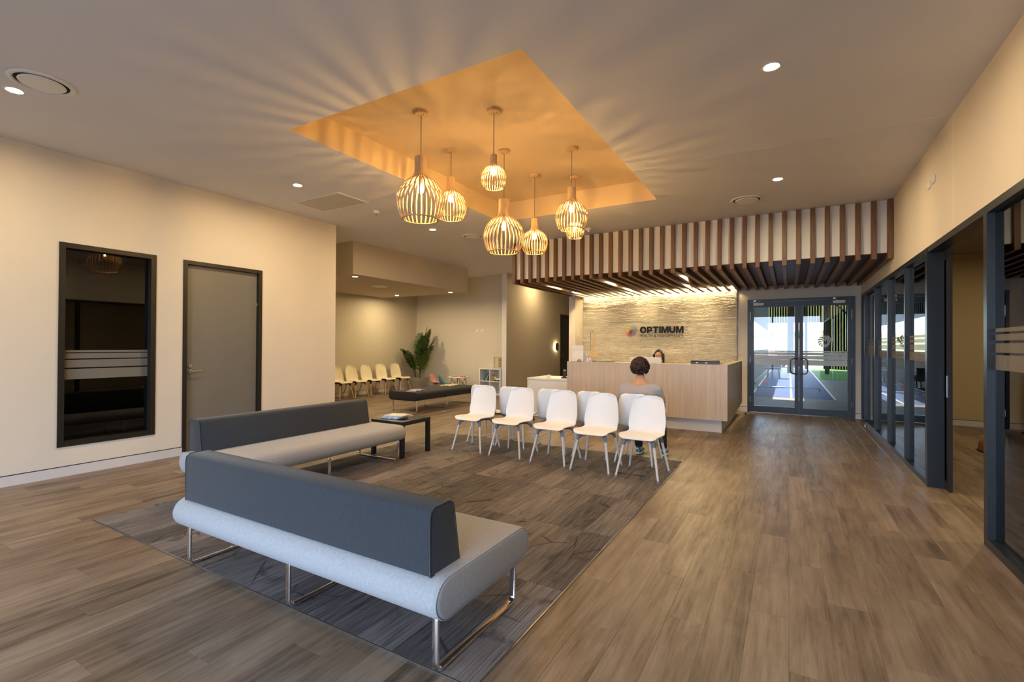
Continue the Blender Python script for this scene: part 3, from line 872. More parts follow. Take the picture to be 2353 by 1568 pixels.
# unseen hall downlight, added to brighten the taupe hall wall
downlight(-6.45, 13.3, ZC, 'added unseen downlight in the hall ceiling above the halo lamp wall')
downlight(3.1, 9.3, RRZ, 'added unseen downlight in the side room ceiling above the orange pouf')  # added out of view to brighten the side room walls
downlight(3.1, 5.5, RRZ, 'added unseen downlight in the side room ceiling beside the sliding door')  # second unseen lamp, added for the same side room walls
# ---- small spots between the slats
b = B(); b.lathe([(0, 0.0), (0.030, 0.0), (0.034, 0.004), (0.034, 0.010), (0, 0.010)], 20)
sp_me = b.mesh('spot_lens')
for k, (x, y) in enumerate(((-4.452, 9.685), (-4.409, 10.908), (-3.107, 9.664), (-3.08, 10.888), (-1.692, 9.513), (-1.721, 10.938))):
    kx = round((x - (-4.854+sw) - (pitch-sw)/2)/pitch); xx = -4.854+sw+(pitch-sw)/2+kx*pitch
    t = thing('slat_spot', ('small warm spot between slats, end nearest the hall, front row', 'small warm spot between slats, end nearest the hall, row by stone wall', 'small warm spot between slats, middle pair, front row',
               'small warm spot between slats, middle pair, row by stone wall', 'small warm spot between slats, end nearest the doors, front row', 'small warm spot between slats, end nearest the doors, row by stone wall')[k], 'spot light', (xx, y, SZP-0.0105), 0, 'warm spots between the walnut slats')
    link('lens', sp_me, MT['e_spot'], t)
    b = B(); b.lathe([(0.034, 0.0), (0.044, 0.003), (0.044, 0.010), (0.034, 0.010)], 20, close=True); part(b, 'rim', MT['white_plastic'], t)
# ---- light strip grazing the stone wall
ls = thing('light_strip', 'warm linear light strip grazing the top of the stone wall', 'light strip', ((FX0+FX1)/2, 11.735, SZP-0.012))
boxpart('channel', MT['white_plastic'], ls, -1.80, 1.80, -0.012, 0.012, 0.005, 0.0115)
boxpart('diffuser', MT['e_strip'], ls, -1.79, 1.79, -0.008, 0.008, -0.002, 0.005)
# ---- round halo lamp on the hall wall
hl = thing('halo_wall_lamp', 'round disc wall lamp with a halo glow in the hall', 'wall lamp', (HX, 15.15, 1.40))
b = B(); b.lathe([(0, 0.040), (0.132, 0.040), (0.140, 0.046), (0.140, 0.058), (0, 0.058)], 36); o_ = part(b, 'disc', pm('bronze_disc', (0.20, 0.15, 0.10), 0.4, 0.4, var=0.05), hl, rot=(0, PI/2, 0))
b = B(); b.lathe([(0.085, 0.018), (0.095, 0.018), (0.095, 0.036), (0.085, 0.036)], 36, close=True); part(b, 'glow_ring', emit('halo_glow', (1.0, 0.80, 0.46), 60.0), hl, rot=(0, PI/2, 0))
b = B(); b.cyl((0, 0, 0.0), (0, 0, 0.041), 0.03); part(b, 'bracket', MT['black_plastic'], hl, rot=(0, PI/2, 0))
# ---- round air vents
def vent(x, y, z, R, label):
    t = thing('air_vent', label, 'air vent', (x, y, z), 0, 'round ceiling air vents')
    b = B(); b.lathe([(R*0.80, -0.004), (R*0.84, -0.016), (R*0.97, -0.008), (R, -0.0005), (R*0.80, -0.0005)], 48); part(b, 'outer_ring', MT['white_plastic'], t, smooth=True)
    b = B(); b.lathe([(0, -0.020), (R*0.66, -0.020), (R*0.70, -0.012), (R*0.68, -0.004), (0, -0.004)], 48); part(b, 'centre_disc', MT['white_plastic'], t, auto=0.5)
    b = B(); b.lathe([(R*0.60, -0.0015), (R*0.82, -0.0015)], 48); part(b, 'dark_throat', MT['black_gap'], t)
vent(-5.14, 1.40, ZC, 0.205, 'round air vent with dark throat beside the downlight over the tall window')
vent(-0.52, 7.48, ZC, 0.215, 'round white air vent between downlight and slatted bulkhead')
vent(-5.222, 7.495, ZC, 0.20, 'round white air vent behind the pendants, between alcove and slatted bulkhead')
vent(-8.61, 8.44, 2.868, 0.20, 'round white air vent in the alcove bulkhead soffit')
# ---- smoke detectors and sensor
def detector(x, y, label, blue=False):
    t = thing('smoke_detector', label, 'smoke detector', (x, y, ZC))
    b = B(); b.lathe([(0, -0.045), (0.022, -0.045), (0.030, -0.036), (0.048, -0.030), (0.055, -0.012), (0.055, -0.0005), (0, -0.0005)], 28); part(b, 'body', MT['white_plastic'], t, auto=0.7)
    b = B(); b.lathe([(0, -0.049), (0.014, -0.049), (0.016, -0.044), (0, -0.044)], 16)
    part(b, 'sensor', emit('blue_led', (0.35, 0.25, 1.0), 1.5) if blue else MT['black_plastic'], t)
detector(-5.56, 5.36, 'white smoke detector beside the square access panel')
detector(-3.073, 7.977, 'white sensor dome with violet light by the slatted bulkhead', True)
b = B(); b.lathe([(0, -0.018), (0.05, -0.014), (0.058, -0.0005), (0, -0.0005)], 28)
tag(part(b, 'ceiling_speaker', MT['white_plastic'], None, smooth=True, loc=(-5.575, 6.02, ZC)), 'small flat white ceiling cap half behind the large pendant', 'ceiling cap')
# ---- access panel
ap = thing('access_panel', 'square flush access panel in the ceiling near the left wall', 'access panel', (-5.79, 4.695, ZC))
b = B(); w, d = 0.485, 0.275
for (x0, x1, y0, y1) in ((-w, w, -d, -d+0.022), (-w, w, d-0.022, d), (-w, -w+0.022, -d+0.022, d-0.022), (w-0.022, w, -d+0.022, d-0.022)): b.box(x0, x1, y0, y1, -0.010, -0.0005)
part(b, 'panel_frame', MT['white_plastic'], ap)
boxpart('panel_door', pm('panel_grey', (0.55, 0.53, 0.51), 0.6, var=0.02), ap, -w+0.024, w-0.024, -d+0.024, d-0.024, -0.007, -0.0005)
for x in (-0.2, 0.25):
    b = B(); b.cyl((x, -d+0.06, -0.012), (x, -d+0.06, -0.006), 0.010); part(b, 'latch', MT['steel'], ap)

# ================================================================ seating
def stadium(hw, z0, z1, n=10):
    r = (z1-z0)/2; zc = (z0+z1)/2
    return [(hw-r+r*math.cos(a), zc+r*math.sin(a)) for a in [-PI/2+PI*i/n for i in range(n+1)]] + [(-hw+r+r*math.cos(a), zc+r*math.sin(a)) for a in [PI/2+PI*i/n for i in range(n+1)]]
def make_sofa(name, label, cat, back, seat_mat, group=None):
    t = thing(name, label, cat, (0, 0, 0), 0, group)
    L = 1.095
    prof = stadium(0.42, 0.252, 0.435, 10)
    b = B(); rings = []
    def ring(x, k):
        return b.ring([(x, u*(1-k*0.03/0.42) if abs(u) > 0 else 0, 0.3435+(v-0.3435)*(1-k*0.10)) for u, v in prof])
    xs = [(-L, 1.0), (-L+0.004, 0.5), (-L+0.014, 0.12), (-L+0.03, 0)] 
    allx = xs + [(-0.55, 0), (0, 0), (0.55, 0)] + [(-x, k) for x, k in xs[::-1]]
    rings = [ring(x, k) for x, k in allx]
    for a, c in zip(rings, rings[1:]): b.bridge(a, c)
    b.bm.faces.new(rings[0][::-1]); b.bm.faces.new(rings[-1])
    seat = part(b, 'seat', seat_mat, t, auto=0.9)
    for s in (-1, 1):
        b = B(); b.sweep([(s*(L-0.008), u*0.985, 0.3435+(v-0.3435)*0.985) for u, v in stadium(0.42, 0.252, 0.435, 10)], 0.0035, 0.0035, n=6, closed=True)
        part(b, 'piping', seat_mat, seat, smooth=True)
    if back:
        b = B(); H0, H1 = 0.432, 0.733
        poly = [(-0.373, H0), (-0.155, H0), (-0.200, H1-0.035), (-0.212, H1-0.010), (-0.235, H1), (-0.345, H1-0.002), (-0.368, H1-0.018), (-0.374, H1-0.05)]
        b.prism(poly, lambda u, v, q: (-1.022+2.044*q, u, v))
        bk = part(b, 'backrest', MT['fabric_dark'], t, bevel=0.008, seg=2, auto=0.7)
        for s in (-1, 1):
            b = B(); b.sweep([(s*1.0215, u*0.998, v) for u, v in poly], 0.003, 0.003, n=6, closed=True); part(b, 'piping', MT['fabric_dark'], bk, smooth=True)
    for x in (-1.03, 0.0, 1.03):
        path = [(x, -0.335, 0.262), (x, -0.340, 0.235)] + [(x, -0.340, 0.055)]
        path += arc((x, -0.304, 0.045), 0.036, PI, 1.5*PI, 5)
        path += arc((x, 0.304, 0.045), 0.036, 1.5*PI, 2*PI, 5)
        path += [(x, 0.340, 0.235), (x, 0.335, 0.262)]
        b = B(); b.sweep(path, 0.034, 0.015, up=(1, 0, 0)); lg = part(b, 'leg', MT['chrome'], t, bevel=0.004, seg=2, auto=0.9)
        for y in (-0.24, 0.24): boxpart('foot_pad', MT['black_plastic'], lg, x-0.017, x+0.017, y-0.03, y+0.03, 0.0, 0.003)
        boxpart('crossbar', MT['black_plastic'], t, x-0.03, x+0.03, -0.32, 0.32, 0.245, 0.258)
    return t
CZ = 0.0085
sA = make_sofa('sofa', 'light grey bench sofa with charcoal back turned to the shopfront', 'sofa', True, MT['fabric_light'], 'pair of grey bench sofas')
sA.location = (-2.380, 2.012, CZ)
sB = dup(sA, (-4.552, 3.425, CZ), -PI/2, 'light grey bench sofa with charcoal back turned to the grey door')
bn = make_sofa('bench', 'long black upholstered bench on chrome sled legs, no back', 'bench', False, MT['fabric_black'])
bn.location = (-7.18, 8.82, 0); bn.rotation_euler = (0, 0, PI/2)

# ---- moulded shell chairs
CP = [(-0.238, 0.428), (-0.225, 0.442), (-0.18, 0.452), (-0.08, 0.449), (0.03, 0.441), (0.10, 0.440), (0.150, 0.455), (0.182, 0.492), (0.202, 0.55), (0.222, 0.635), (0.243, 0.725), (0.258, 0.80), (0.266, 0.845), (0.268, 0.868)]
CWD = [0.150, 0.195, 0.222, 0.228, 0.224, 0.214, 0.206, 0.208, 0.215, 0.209, 0.196, 0.180, 0.155, 0.100]
pr = smooth_prof([(a, c) for a, c in CP], 3); wd = [q[0] for q in smooth_prof([(w, 0) for w in CWD], 3)]
b = B(); NC = 13
def shell_pt(i, j):
    y, z = pr[i]; u = -1 + 2*j/(NC-1); w = wd[i]
    s = i/(len(pr)-1)
    back = min(1, max(0, (s-0.45)/0.12))
    curl = (abs(u)**2.4)
    return (u*w, y - back*0.040*curl, z + (1-back)*0.014*curl - (0.012*curl if i < 4 else 0))
b.grid(len(pr), NC, shell_pt)
shell_me = b.mesh('shell', smooth=True, solid=0.009); shell_me.set_sharp_from_angle(angle=1.0)
def chair_under(legmat):
    b = B()
    b.box(-0.10, 0.10, -0.10, 0.10, 0.405, 0.432)
    for sx in (-1, 1):
        for sy in (-1, 1):
            b.sweep([(sx*0.06, sy*0.07, 0.420), (sx*0.13, sy*0.135, 0.415), (sx*0.158, sy*0.165, 0.395)], 0.042, 0.026)
            b.cyl((sx*0.156, sy*0.163, 0.405), (sx*0.170, sy*0.178, 0.352), 0.021, 0.017, n=12)
    fr = b.mesh('frame', 0.003, seg=1)
    legs = []
    for sx in (-1, 1):
        for sy in (-1, 1):
            b = B(); b.cyl((sx*0.166, sy*0.174, 0.362), (sx*0.229, sy*0.247, 0.022), 0.0155, 0.0115, n=12)
            lm = b.mesh('leg', 0, True); lm.set_sharp_from_angle(angle=0.8)
            b = B(); b.cyl((sx*0.229, sy*0.247, 0.024), (sx*0.2325, sy*0.2505, 0.0), 0.0135, 0.015, n=12)
            legs.append((lm, b.mesh('foot_cap')))
    return fr, legs
FR, LEGS = chair_under(None)
_mats = {}
def make_chair(label, shellmat, legmat, loc, rotz, group, key):
    t = thing('shell_chair', label, 'chair', loc, rotz, group)
    if key not in _mats:
        _mats[key] = (shell_me.copy(), FR.copy(), [(a.copy(), c.copy()) for a, c in LEGS])
    s_, f_, l_ = _mats[key]
    link('shell', s_, shellmat, t); link('frame', f_, MT['grey_plastic'] if key == 'w' else MT['black_plastic'], t)
    for a, c in l_:
        lg = link('leg', a, legmat, t); link('foot_cap', c, MT['grey_plastic'], lg)
    return t
ordn = ('first', 'second', 'third', 'fourth', 'fifth')
for i, (x, y, r) in enumerate(((-3.758, 5.51, 0.02), (-3.155, 5.506, 0.0), (-2.517, 5.45, -0.01), (-1.966, 5.396, 0.01), (-1.42, 5.397, -0.015))):
    make_chair('white shell chair facing the sofas, %s in its row from the black side table' % ordn[i], MT['shell_white'], MT['whitewash'], (x, y, CZ), r, 'white chairs facing the sofas', 'w')
for i, (x, y, r) in enumerate(((-3.885, 6.04, 0.01), (-3.385, 6.03, 0.0), (-2.77, 6.02, 0.015), (-2.20, 6.01, 0.0), (-1.632, 6.0, 0.0))):
    make_chair('white shell chair facing the reception desk, %s in its row from the black bench' % ordn[i] if i < 4 else 'white shell chair facing the reception desk with a person sitting on it',
               MT['shell_white'], MT['whitewash'], (x, y, CZ), PI+r, 'white chairs facing the desk', 'w')
for i, y in enumerate((8.65, 9.16, 9.69, 10.26, 10.86)):
    make_chair('cream shell chair on beech legs along the alcove wall, %s from the potted palm' % ordn[4-i], MT['shell_cream'], MT['beech'], (-10.215, y, 0), PI/2 + 0.02*((i % 3)-1), 'cream chairs along the alcove wall', 'c')

# ---- black side table and magazines
tb = thing('side_table', 'square black side table at the end of the sofa', 'side table', (-4.517, 4.835, 0.0))
boxpart('table_top', MT['black_lacquer'], tb, -0.275, 0.275, -0.275, 0.275, 0.42, 0.47, 0.002)
for sx in (-1, 1):
    for sy in (-1, 1):
        boxpart('leg', MT['black_lacquer'], tb, sx*0.25-0.025, sx*0.25+0.025, sy*0.25-0.025, sy*0.25+0.025, CZ if True else 0, 0.42, 0.001)
def mag(name, x, y, z, rot, w, d, h, c1, c2, label, group):
    t = thing(name, label, 'magazine', (x, y, z), rot, group)
    boxpart('pages', pm('magazine_paper', (0.80, 0.79, 0.76), 0.6, var=0.03, bump=0.2, stretch=(1, 1, 300)), t, -w/2+0.002, w/2-0.002, -d/2+0.002, d/2-0.002, 0.0006, h-0.0006)
    tt = NT('cover_print'); v = tt.obj()
    f = tt.noise(tt.mapping(v, (9, 6, 1)), 1.3, 3)
    tt.l(tt.ramp(f, [(0.40, c1), (0.55, c2), (0.62, tuple(min(1, q*1.3) for q in c1))]), tt.p.inputs['Base Color']); tt.set(0.25, 0, None, 0.5)
    b = B(); b.box(-w/2, w/2, -d/2, d/2, h-0.0006, h); b.box(-w/2, w/2, -d/2, d/2, 0, 0.0006); b.box(-w/2, -w/2+0.0006, -d/2, d/2, 0, h)
    part(b, 'cover', tt.m, t)
z = 0.4705
MG = [((0.10, 0.30, 0.62), (0.75, 0.80, 0.84)), ((0.70, 0.73, 0.76), (0.35, 0.45, 0.52)), ((0.75, 0.76, 0.78), (0.55, 0.60, 0.65)), ((0.62, 0.66, 0.70), (0.30, 0.36, 0.42)), ((0.50, 0.58, 0.60), (0.72, 0.76, 0.78))]
labs = ['magazine with blue corner at the bottom of the side table stack', 'pale magazine second from the bottom of the side table stack', 'white magazine in the middle of the side table stack', 'grey-white magazine under the top one on the side table stack', 'pale blue-grey magazine on top of the side table stack']
for k in range(5):
    mag('magazine', -4.615+0.012*k, 4.79+0.006*k, z, 1.72+0.05*((k*7) % 5-2), 0.21, 0.28, 0.008, MG[k][0], MG[k][1], labs[k], 'magazines on the side table'); z += 0.0083
mag('magazine', -4.66, 5.00, 0.4705, 1.2, 0.21, 0.28, 0.010, (0.38, 0.26, 0.16), (0.55, 0.42, 0.30), 'brown magazine lying beside the stack on the side table', 'magazines on the side table')
z = 0.4355
BL = [((0.62, 0.58, 0.55), (0.45, 0.15, 0.18)), ((0.7, 0.68, 0.66), (0.5, 0.45, 0.5)), ((0.75, 0.7, 0.62), (0.55, 0.30, 0.28))]
lb = ['pale magazine at the bottom of the pile on the black bench', 'white magazine in the middle of the pile on the black bench', 'magazine with red print on top of the pile on the black bench']
for k in range(3):
    mag('magazine', -7.16+0.03*k, 8.02+0.05*k, z, 0.5+0.35*k, 0.21, 0.28, 0.009, BL[k][0], BL[k][1], lb[k], 'magazines on the black bench'); z += 0.0093
np_ = thing('newspaper', 'crumpled folded newspaper on the far end of the black bench', 'newspaper', (-7.30, 9.55, 0.4355), 0.25)
b = B(); rr = random.Random(5)
b.grid(9, 13, lambda i, j: (-0.17+0.34*i/8, -0.29+0.58*j/12, 0.006+0.012*abs(math.sin(i*1.7+j*0.9))+0.008*rr.random()))
npm = NT('newsprint'); v = npm.obj(); npm.l(npm.ramp(npm.noise(npm.mapping(v, (20, 60, 1)), 1, 3), [(0.42, (0.50, 0.43, 0.33)), (0.56, (0.70, 0.61, 0.46))]), npm.p.inputs['Base Color']); npm.set(0.8)
me = b.mesh('sheet', solid=0.004); link('sheet', me, npm.m, np_)
b = B(); b.box(-0.165, 0.165, -0.28, 0.28, 0.0, 0.006); part(b, 'folded_pages', npm.m, np_)
# ================================================================ reception desk
DX0, DX1, DYF, DZ = -3.75, -0.88, 8.62, 1.146
desk = thing('reception_desk', 'pale ash reception desk with white recessed kickboard', 'desk', ((DX0+DX1)/2, 9.3, 0))
o = desk.location
def dbox(name, mat, x0, x1, y0, y1, z0, z1, bev=0.0015): return boxpart(name, mat, desk, x0-o.x, x1-o.x, y0-o.y, y1-o.y, z0, z1, bev)
# front cladding boards, butted
xs = [DX0, DX0+0.96, DX0+1.92, DX1]
for a, c in zip(xs, xs[1:]): dbox('front_panel', MT['ash'], a+0.0006, c-0.0006, DYF, DYF+0.03, 0.215, DZ-0.002, 0.001)
MT['ash_top'] = wood_mat('ash_top_laminate', (0.50, 0.39, 0.27), (0.62, 0.50, 0.37), (1.0, 22, 22), 0.35)
dbox('counter_top', MT['ash_top'], DX0, DX1-0.13, DYF+0.03, DYF+0.30, DZ-0.034, DZ)
dbox('counter_back', MT['ash'], DX0+0.03, DX1-0.13, DYF+0.27, DYF+0.30, 0.75, DZ-0.034)
dbox('work_surface', MT['white_plastic'], DX0+0.03, DX1-0.13, DYF+0.305, DYF+1.02, 0.715, 0.75)
dbox('return_panel', MT['ash'], DX1-0.03, DX1, DYF+0.03, 10.98, 0.215, DZ-0.002, 0.001)
dbox('return_panel', MT['ash'], DX1-0.03, DX1, 10.985, 11.44, 0.24, DZ-0.002, 0.001)
dbox('return_top', MT['ash_top'], DX1-0.13, DX1-0.03, DYF+0.03, 11.44, DZ-0.034, DZ)
dbox('side_panel', MT['ash'], DX0, DX0+0.03, DYF+0.03, DYF+1.02, 0.215, DZ-0.036)
MT['kick'] = pm('white_kickboard', (0.74, 0.73, 0.72), 0.4, var=0.01)
dbox('kickboard', MT['kick'], DX0+0.10, DX1-0.10, DYF+0.12, DYF+0.14, 0.0, 0.2145)
dbox('kickboard', MT['kick'], DX1-0.12, DX1-0.10, DYF+0.14, 11.40, 0.0, 0.2145)
dbox('kickboard', MT['kick'], DX0+0.10, DX0+0.12, DYF+0.14, DYF+0.98, 0.0, 0.7145)

# low white counter beside the desk
lc = thing('low_counter', 'low white service counter beside the reception desk', 'counter', (-4.24, 9.2, 0))
boxpart('counter_top', MT['white_plastic'], lc, -0.48, 0.475, -0.42, 0.42, 0.745, 0.78, 0.002)
boxpart('front_panel', MT['white_plastic'], lc, -0.455, 0.475, -0.405, -0.385, 0.0, 0.745, 0.001)
for x in (-0.48, 0.455): boxpart('side_panel', MT['white_plastic'], lc, x, x+0.02, -0.405, 0.40, 0.0, 0.745, 0.001)
boxpart('yellow_sticker', pm('yellow_sticker', (0.75, 0.78, 0.10), 0.5, var=0.02), lc, -0.445, -0.41, -0.4065, -0.4052, 0.655, 0.69)

# cordless phone on the low counter
ph = thing('cordless_phone', 'black cordless phone standing in its base on the low counter', 'phone', (-3.985, 9.02, 0.781))
b = B(); b.box(-0.055, 0.055, -0.045, 0.055, 0, 0.022); part(b, 'base', MT['black_plastic'], ph, 0.008)
b = B(); b.box(-0.034, 0.034, -0.012, 0.016, 0.012, 0.185, Matrix.Rotation(-0.16, 4, 'X')); hs = part(b, 'handset', MT['black_plastic'], ph, 0.008)
b = B(); b.box(-0.024, 0.024, -0.0135, -0.0122, 0.148, 0.172, Matrix.Rotation(-0.16, 4, 'X')); part(b, 'screen', pm('lcd_grey', (0.45, 0.42, 0.38), 0.3, var=0.02), hs)
b = B(); b.sweep([(0.05, 0.04, 0.012), (0.09, 0.03, 0.10), (0.055, 0.02, 0.165), (0.04, 0.02, 0.18)], 0.004, 0.004, n=6); part(b, 'cable', MT['black_plastic'], ph)
cd = thing('card_holder', 'small clear card holder on the low counter', 'card holder', (-4.32, 8.98, 0.781))
boxpart('base', MT['acrylic'], cd, -0.045, 0.045, -0.02, 0.03, 0, 0.006); boxpart('card', MT['white_plastic'], cd, -0.042, 0.042, -0.004, 0.0, 0.007, 0.062, rot=(-0.25, 0, 0))
sc = thing('small_carton', 'small white carton at the desk end of the low counter', 'carton', (-3.80, 8.99, 0.781))
boxpart('carton_body', MT['white_plastic'], sc, -0.03, 0.03, -0.05, 0.05, 0, 0.10, 0.002); boxpart('carton_lid', MT['white_plastic'], sc, -0.031, 0.031, -0.051, 0.051, 0.1005, 0.112, 0.002)

# ---- things on the desk top
TZ = DZ+0.0005
ds = thing('desk_sign', 'white upright A4 notice in a clear stand on the desk', 'notice', (-3.585, 8.76, TZ))
boxpart('stand_foot', MT['acrylic'], ds, -0.118, 0.118, -0.045, 0.045, 0, 0.004)
t = NT('notice_print'); v = t.obj()
sx = t.n('SeparateXYZ'); t.l(v, sx.inputs[0])
lines = t.ramp(t.math('FRACT', t.math('MULTIPLY', sx.outputs[2], 42.0)), [(0.45, 0.0), (0.55, 1.0)])
wor = t.ramp(t.noise(t.mapping(v, (110, 1, 4)), 1, 2), [(0.46, 0.0), (0.52, 1.0)])
top = t.math('GREATER_THAN', sx.outputs[2], 0.19); bot = t.math('LESS_THAN', sx.outputs[2], 0.055)
zone = t.math('ADD', top, bot)
k = t.math('MULTIPLY', t.math('MULTIPLY', lines, wor), zone)
t.l(t.mix(t.math('MULTIPLY', k, 0.35), (0.92, 0.92, 0.90), (0.35, 0.35, 0.36)), t.p.inputs['Base Color']); t.set(0.3)
boxpart('sheet', t.m, ds, -0.116, 0.116, -0.003, 0.0, 0.004, 0.308)
boxpart('back_plate', MT['acrylic'], ds, -0.118, 0.118, 0.0005, 0.0035, 0.004, 0.310)
bl = thing('counter_bell', 'small brass call bell in front of the desk notice', 'bell', (-3.525, 8.685, TZ))
MT['brass'] = pm('brass', (0.75, 0.55, 0.25), 0.2, 1.0, var=0.05)
b = B(); b.lathe([(0, 0), (0.040, 0), (0.040, 0.008), (0.036, 0.012), (0, 0.012)], 24); part(b, 'base', MT['black_plastic'], bl, smooth=True)
b = B(); b.lathe([(0.034, 0.013), (0.033, 0.026), (0.024, 0.040), (0.008, 0.046), (0, 0.046)], 24); part(b, 'dome', MT['brass'], bl, smooth=True)
b = B(); b.cyl((0, 0, 0.046), (0, 0, 0.058), 0.004); b.cyl((0, 0, 0.058), (0, 0, 0.062), 0.008); part(b, 'button', MT['brass'], bl)
bt = thing('sanitizer_bottle', 'clear pump sanitizer bottle beside the spine model', 'bottle', (-3.40, 8.75, TZ))
tl_ = NT('blue_label'); tl_.l(tl_.ramp(tl_.noise(tl_.obj(), 40, 2), [(0.42, (0.75, 0.82, 0.85)), (0.55, (0.20, 0.42, 0.55))]), tl_.p.inputs['Base Color'])
b = B(); b.lathe([(0, 0), (0.030, 0), (0.032, 0.01), (0.032, 0.115), (0.026, 0.135), (0.012, 0.145), (0, 0.145)], 20); part(b, 'bottle_body', pm('clear_gel', (0.62, 0.70, 0.72), 0.15, var=0.03), bt, smooth=True)
b = B(); b.lathe([(0.0326, 0.02), (0.0326, 0.105)], 20); part(b, 'label', tl_.m, bt)
b = B(); b.cyl((0, 0, 0.145), (0, 0, 0.185), 0.008); b.cyl((0, 0, 0.185), (0, 0, 0.197), 0.012); b.box(-0.035, 0.0, -0.006, 0.006, 0.186, 0.196); part(b, 'pump', MT['white_plastic'], bt)
cb = thing('card_box', 'small white box printed with a red figure on the desk', 'box', (-3.325, 8.72, TZ))
tb_ = NT('red_figure_print'); v = tb_.obj()
tb_.l(tb_.mix(tb_.ramp(tb_.noise(tb_.mapping(v, (40, 40, 40)), 1, 2), [(0.55, 0.0), (0.60, 1.0)]), (0.85, 0.83, 0.80), (0.55, 0.25, 0.25)), tb_.p.inputs['Base Color'])
boxpart('tray', tb_.m, cb, -0.05, 0.05, -0.03, 0.03, 0, 0.06, 0.001); boxpart('cards', MT['white_plastic'], cb, -0.046, 0.046, -0.022, 0.022, 0.06, 0.072)
# spine model
sp = thing('spine_model', 'bone-coloured spine and pelvis model hanging on a black stand', 'spine model', (-3.30, 8.84, TZ))
MT['bone'] = pm('bone_plastic', (0.78, 0.60, 0.30), 0.5, var=0.12, vscale=30)
b = B(); b.lathe([(0, 0), (0.075, 0), (0.075, 0.012), (0, 0.012)], 24); part(b, 'base', MT['black_plastic'], sp)
b = B(); b.sweep([(-0.065, 0.03, 0.01), (-0.065, 0.03, 0.45), (-0.058, 0.03, 0.575), (-0.03, 0.03, 0.592), (0.0, 0.0, 0.585), (0.0, 0.0, 0.565)], 0.0035, 0.0035, n=6); part(b, 'hanger_rod', MT['black_plastic'], sp)
def spine_at(q): return (0.012*math.sin(q*6.0)+0.004, -0.02*math.sin(q*2*PI), 0.18+0.385*q)
for i in range(24):
    q = i/23.0; x, y, z = spine_at(q); r = 0.021-0.009*q
    b = B(); b.lathe([(0, -0.0055), (r*0.9, -0.0055), (r*0.75, 0), (r*0.9, 0.0055), (0, 0.0055)], 12, (x, y, z))
    for a in (0.6, 2.54, 4.712): b.sweep([(x, y, z), (x+1.9*r*math.cos(a), y-1.9*r*math.sin(a), z-0.004)], 0.008, 0.005)
    part(b, 'vertebra', MT['bone'], sp)
for s in (-1, 1):
    b = B(); b.grid(7, 6, lambda i, j: (s*(0.015+0.075*(i/6)**0.8) + 0.01, -0.01+0.03*math.sin(i/6*PI)-0.02*(j/5), 0.185 - 0.105*(j/5) - 0.02*(i/6) + 0.035*math.sin(PI*i/6)*(1-j/5) - (0.0 if j < 3 else 0.0)))
    me = b.mesh('pelvis_wing', smooth=True, solid=0.008); link('pelvis_wing', me, MT['bone'], sp)
b = B(); b.prism([(-0.03, 0.19), (0.03, 0.19), (0.006, 0.09), (-0.006, 0.09)], lambda u, v, q: (u+0.01, -0.012+0.024*q, v)); part(b, 'sacrum', MT['bone'], sp, 0.004)
cbd = thing('clipboard', 'thin black clipboard lying on the desk top beside the spine model', 'clipboard', (-3.02, 8.81, TZ), 0.1)
boxpart('board', MT['black_plastic'], cbd, -0.16, 0.16, -0.11, 0.08, 0, 0.006, 0.002); boxpart('clip', MT['steel'], cbd, -0.155, -0.12, -0.04, 0.04, 0.006, 0.016, 0.002)
# document tray
dt = thing('document_tray', 'black two-tier document tray on the desk near the return', 'tray', (-1.245, 8.775, TZ))
b = B(); b.box(-0.22, 0.22, -0.11, 0.11, 0, 0.004); b.box(-0.22, -0.216, -0.11, 0.11, 0.004, 0.055); b.box(0.216, 0.22, -0.11, 0.11, 0.004, 0.055); b.box(-0.216, 0.216, 0.106, 0.11, 0.004, 0.05)
b.box(-0.216, 0.216, -0.11, -0.106, 0.004, 0.035)
part(b, 'lower_tray', pm('dark_grey_plastic', (0.05, 0.055, 0.065), 0.4, var=0.05), dt)
b = B(); b.box(-0.19, 0.215, -0.105, 0.105, 0.060, 0.064); b.box(-0.205, -0.19, 0.09, 0.105, 0.055, 0.064); b.box(0.2, 0.215, -0.105, -0.09, 0.05, 0.064); b.box(0.2, 0.215, 0.09, 0.105, 0.05, 0.064); b.box(-0.19, -0.18, -0.105, -0.095, 0.03, 0.062)
part(b, 'upper_tray', MT['black_plastic'], dt)
boxpart('papers', MT['white_plastic'], dt, -0.15, 0.15, -0.10, 0.09, 0.005, 0.018)
for x in (-0.12, 0.03): boxpart('label_tab', MT['white_plastic'], dt, x-0.015, x+0.015, -0.1125, -0.1105, 0.018, 0.032)
# monitor behind the counter
mo = thing('computer_monitor', 'white slim computer monitor seen from behind on the desk', 'monitor', (-2.44, 9.42, 0.7505), -0.03)
boxpart('screen_case', MT['white_plastic'], mo, -0.31, 0.31, -0.018, 0.018, 0.115, 0.482, 0.006)
boxpart('display', pm('screen_black', (0.02, 0.025, 0.03), 0.15, var=0.05), mo, -0.298, 0.298, 0.0182, 0.0195, 0.16, 0.472)
b = B(); b.sweep([(0, -0.02, 0.25), (0, -0.05, 0.18), (0, -0.04, 0.06), (0, 0.0, 0.008)], 0.16, 0.008, up=(1, 0, 0)); part(b, 'stand', MT['steel'], mo)
boxpart('stand_foot', MT['steel'], mo, -0.09, 0.09, -0.09, 0.08, 0, 0.006, 0.002)

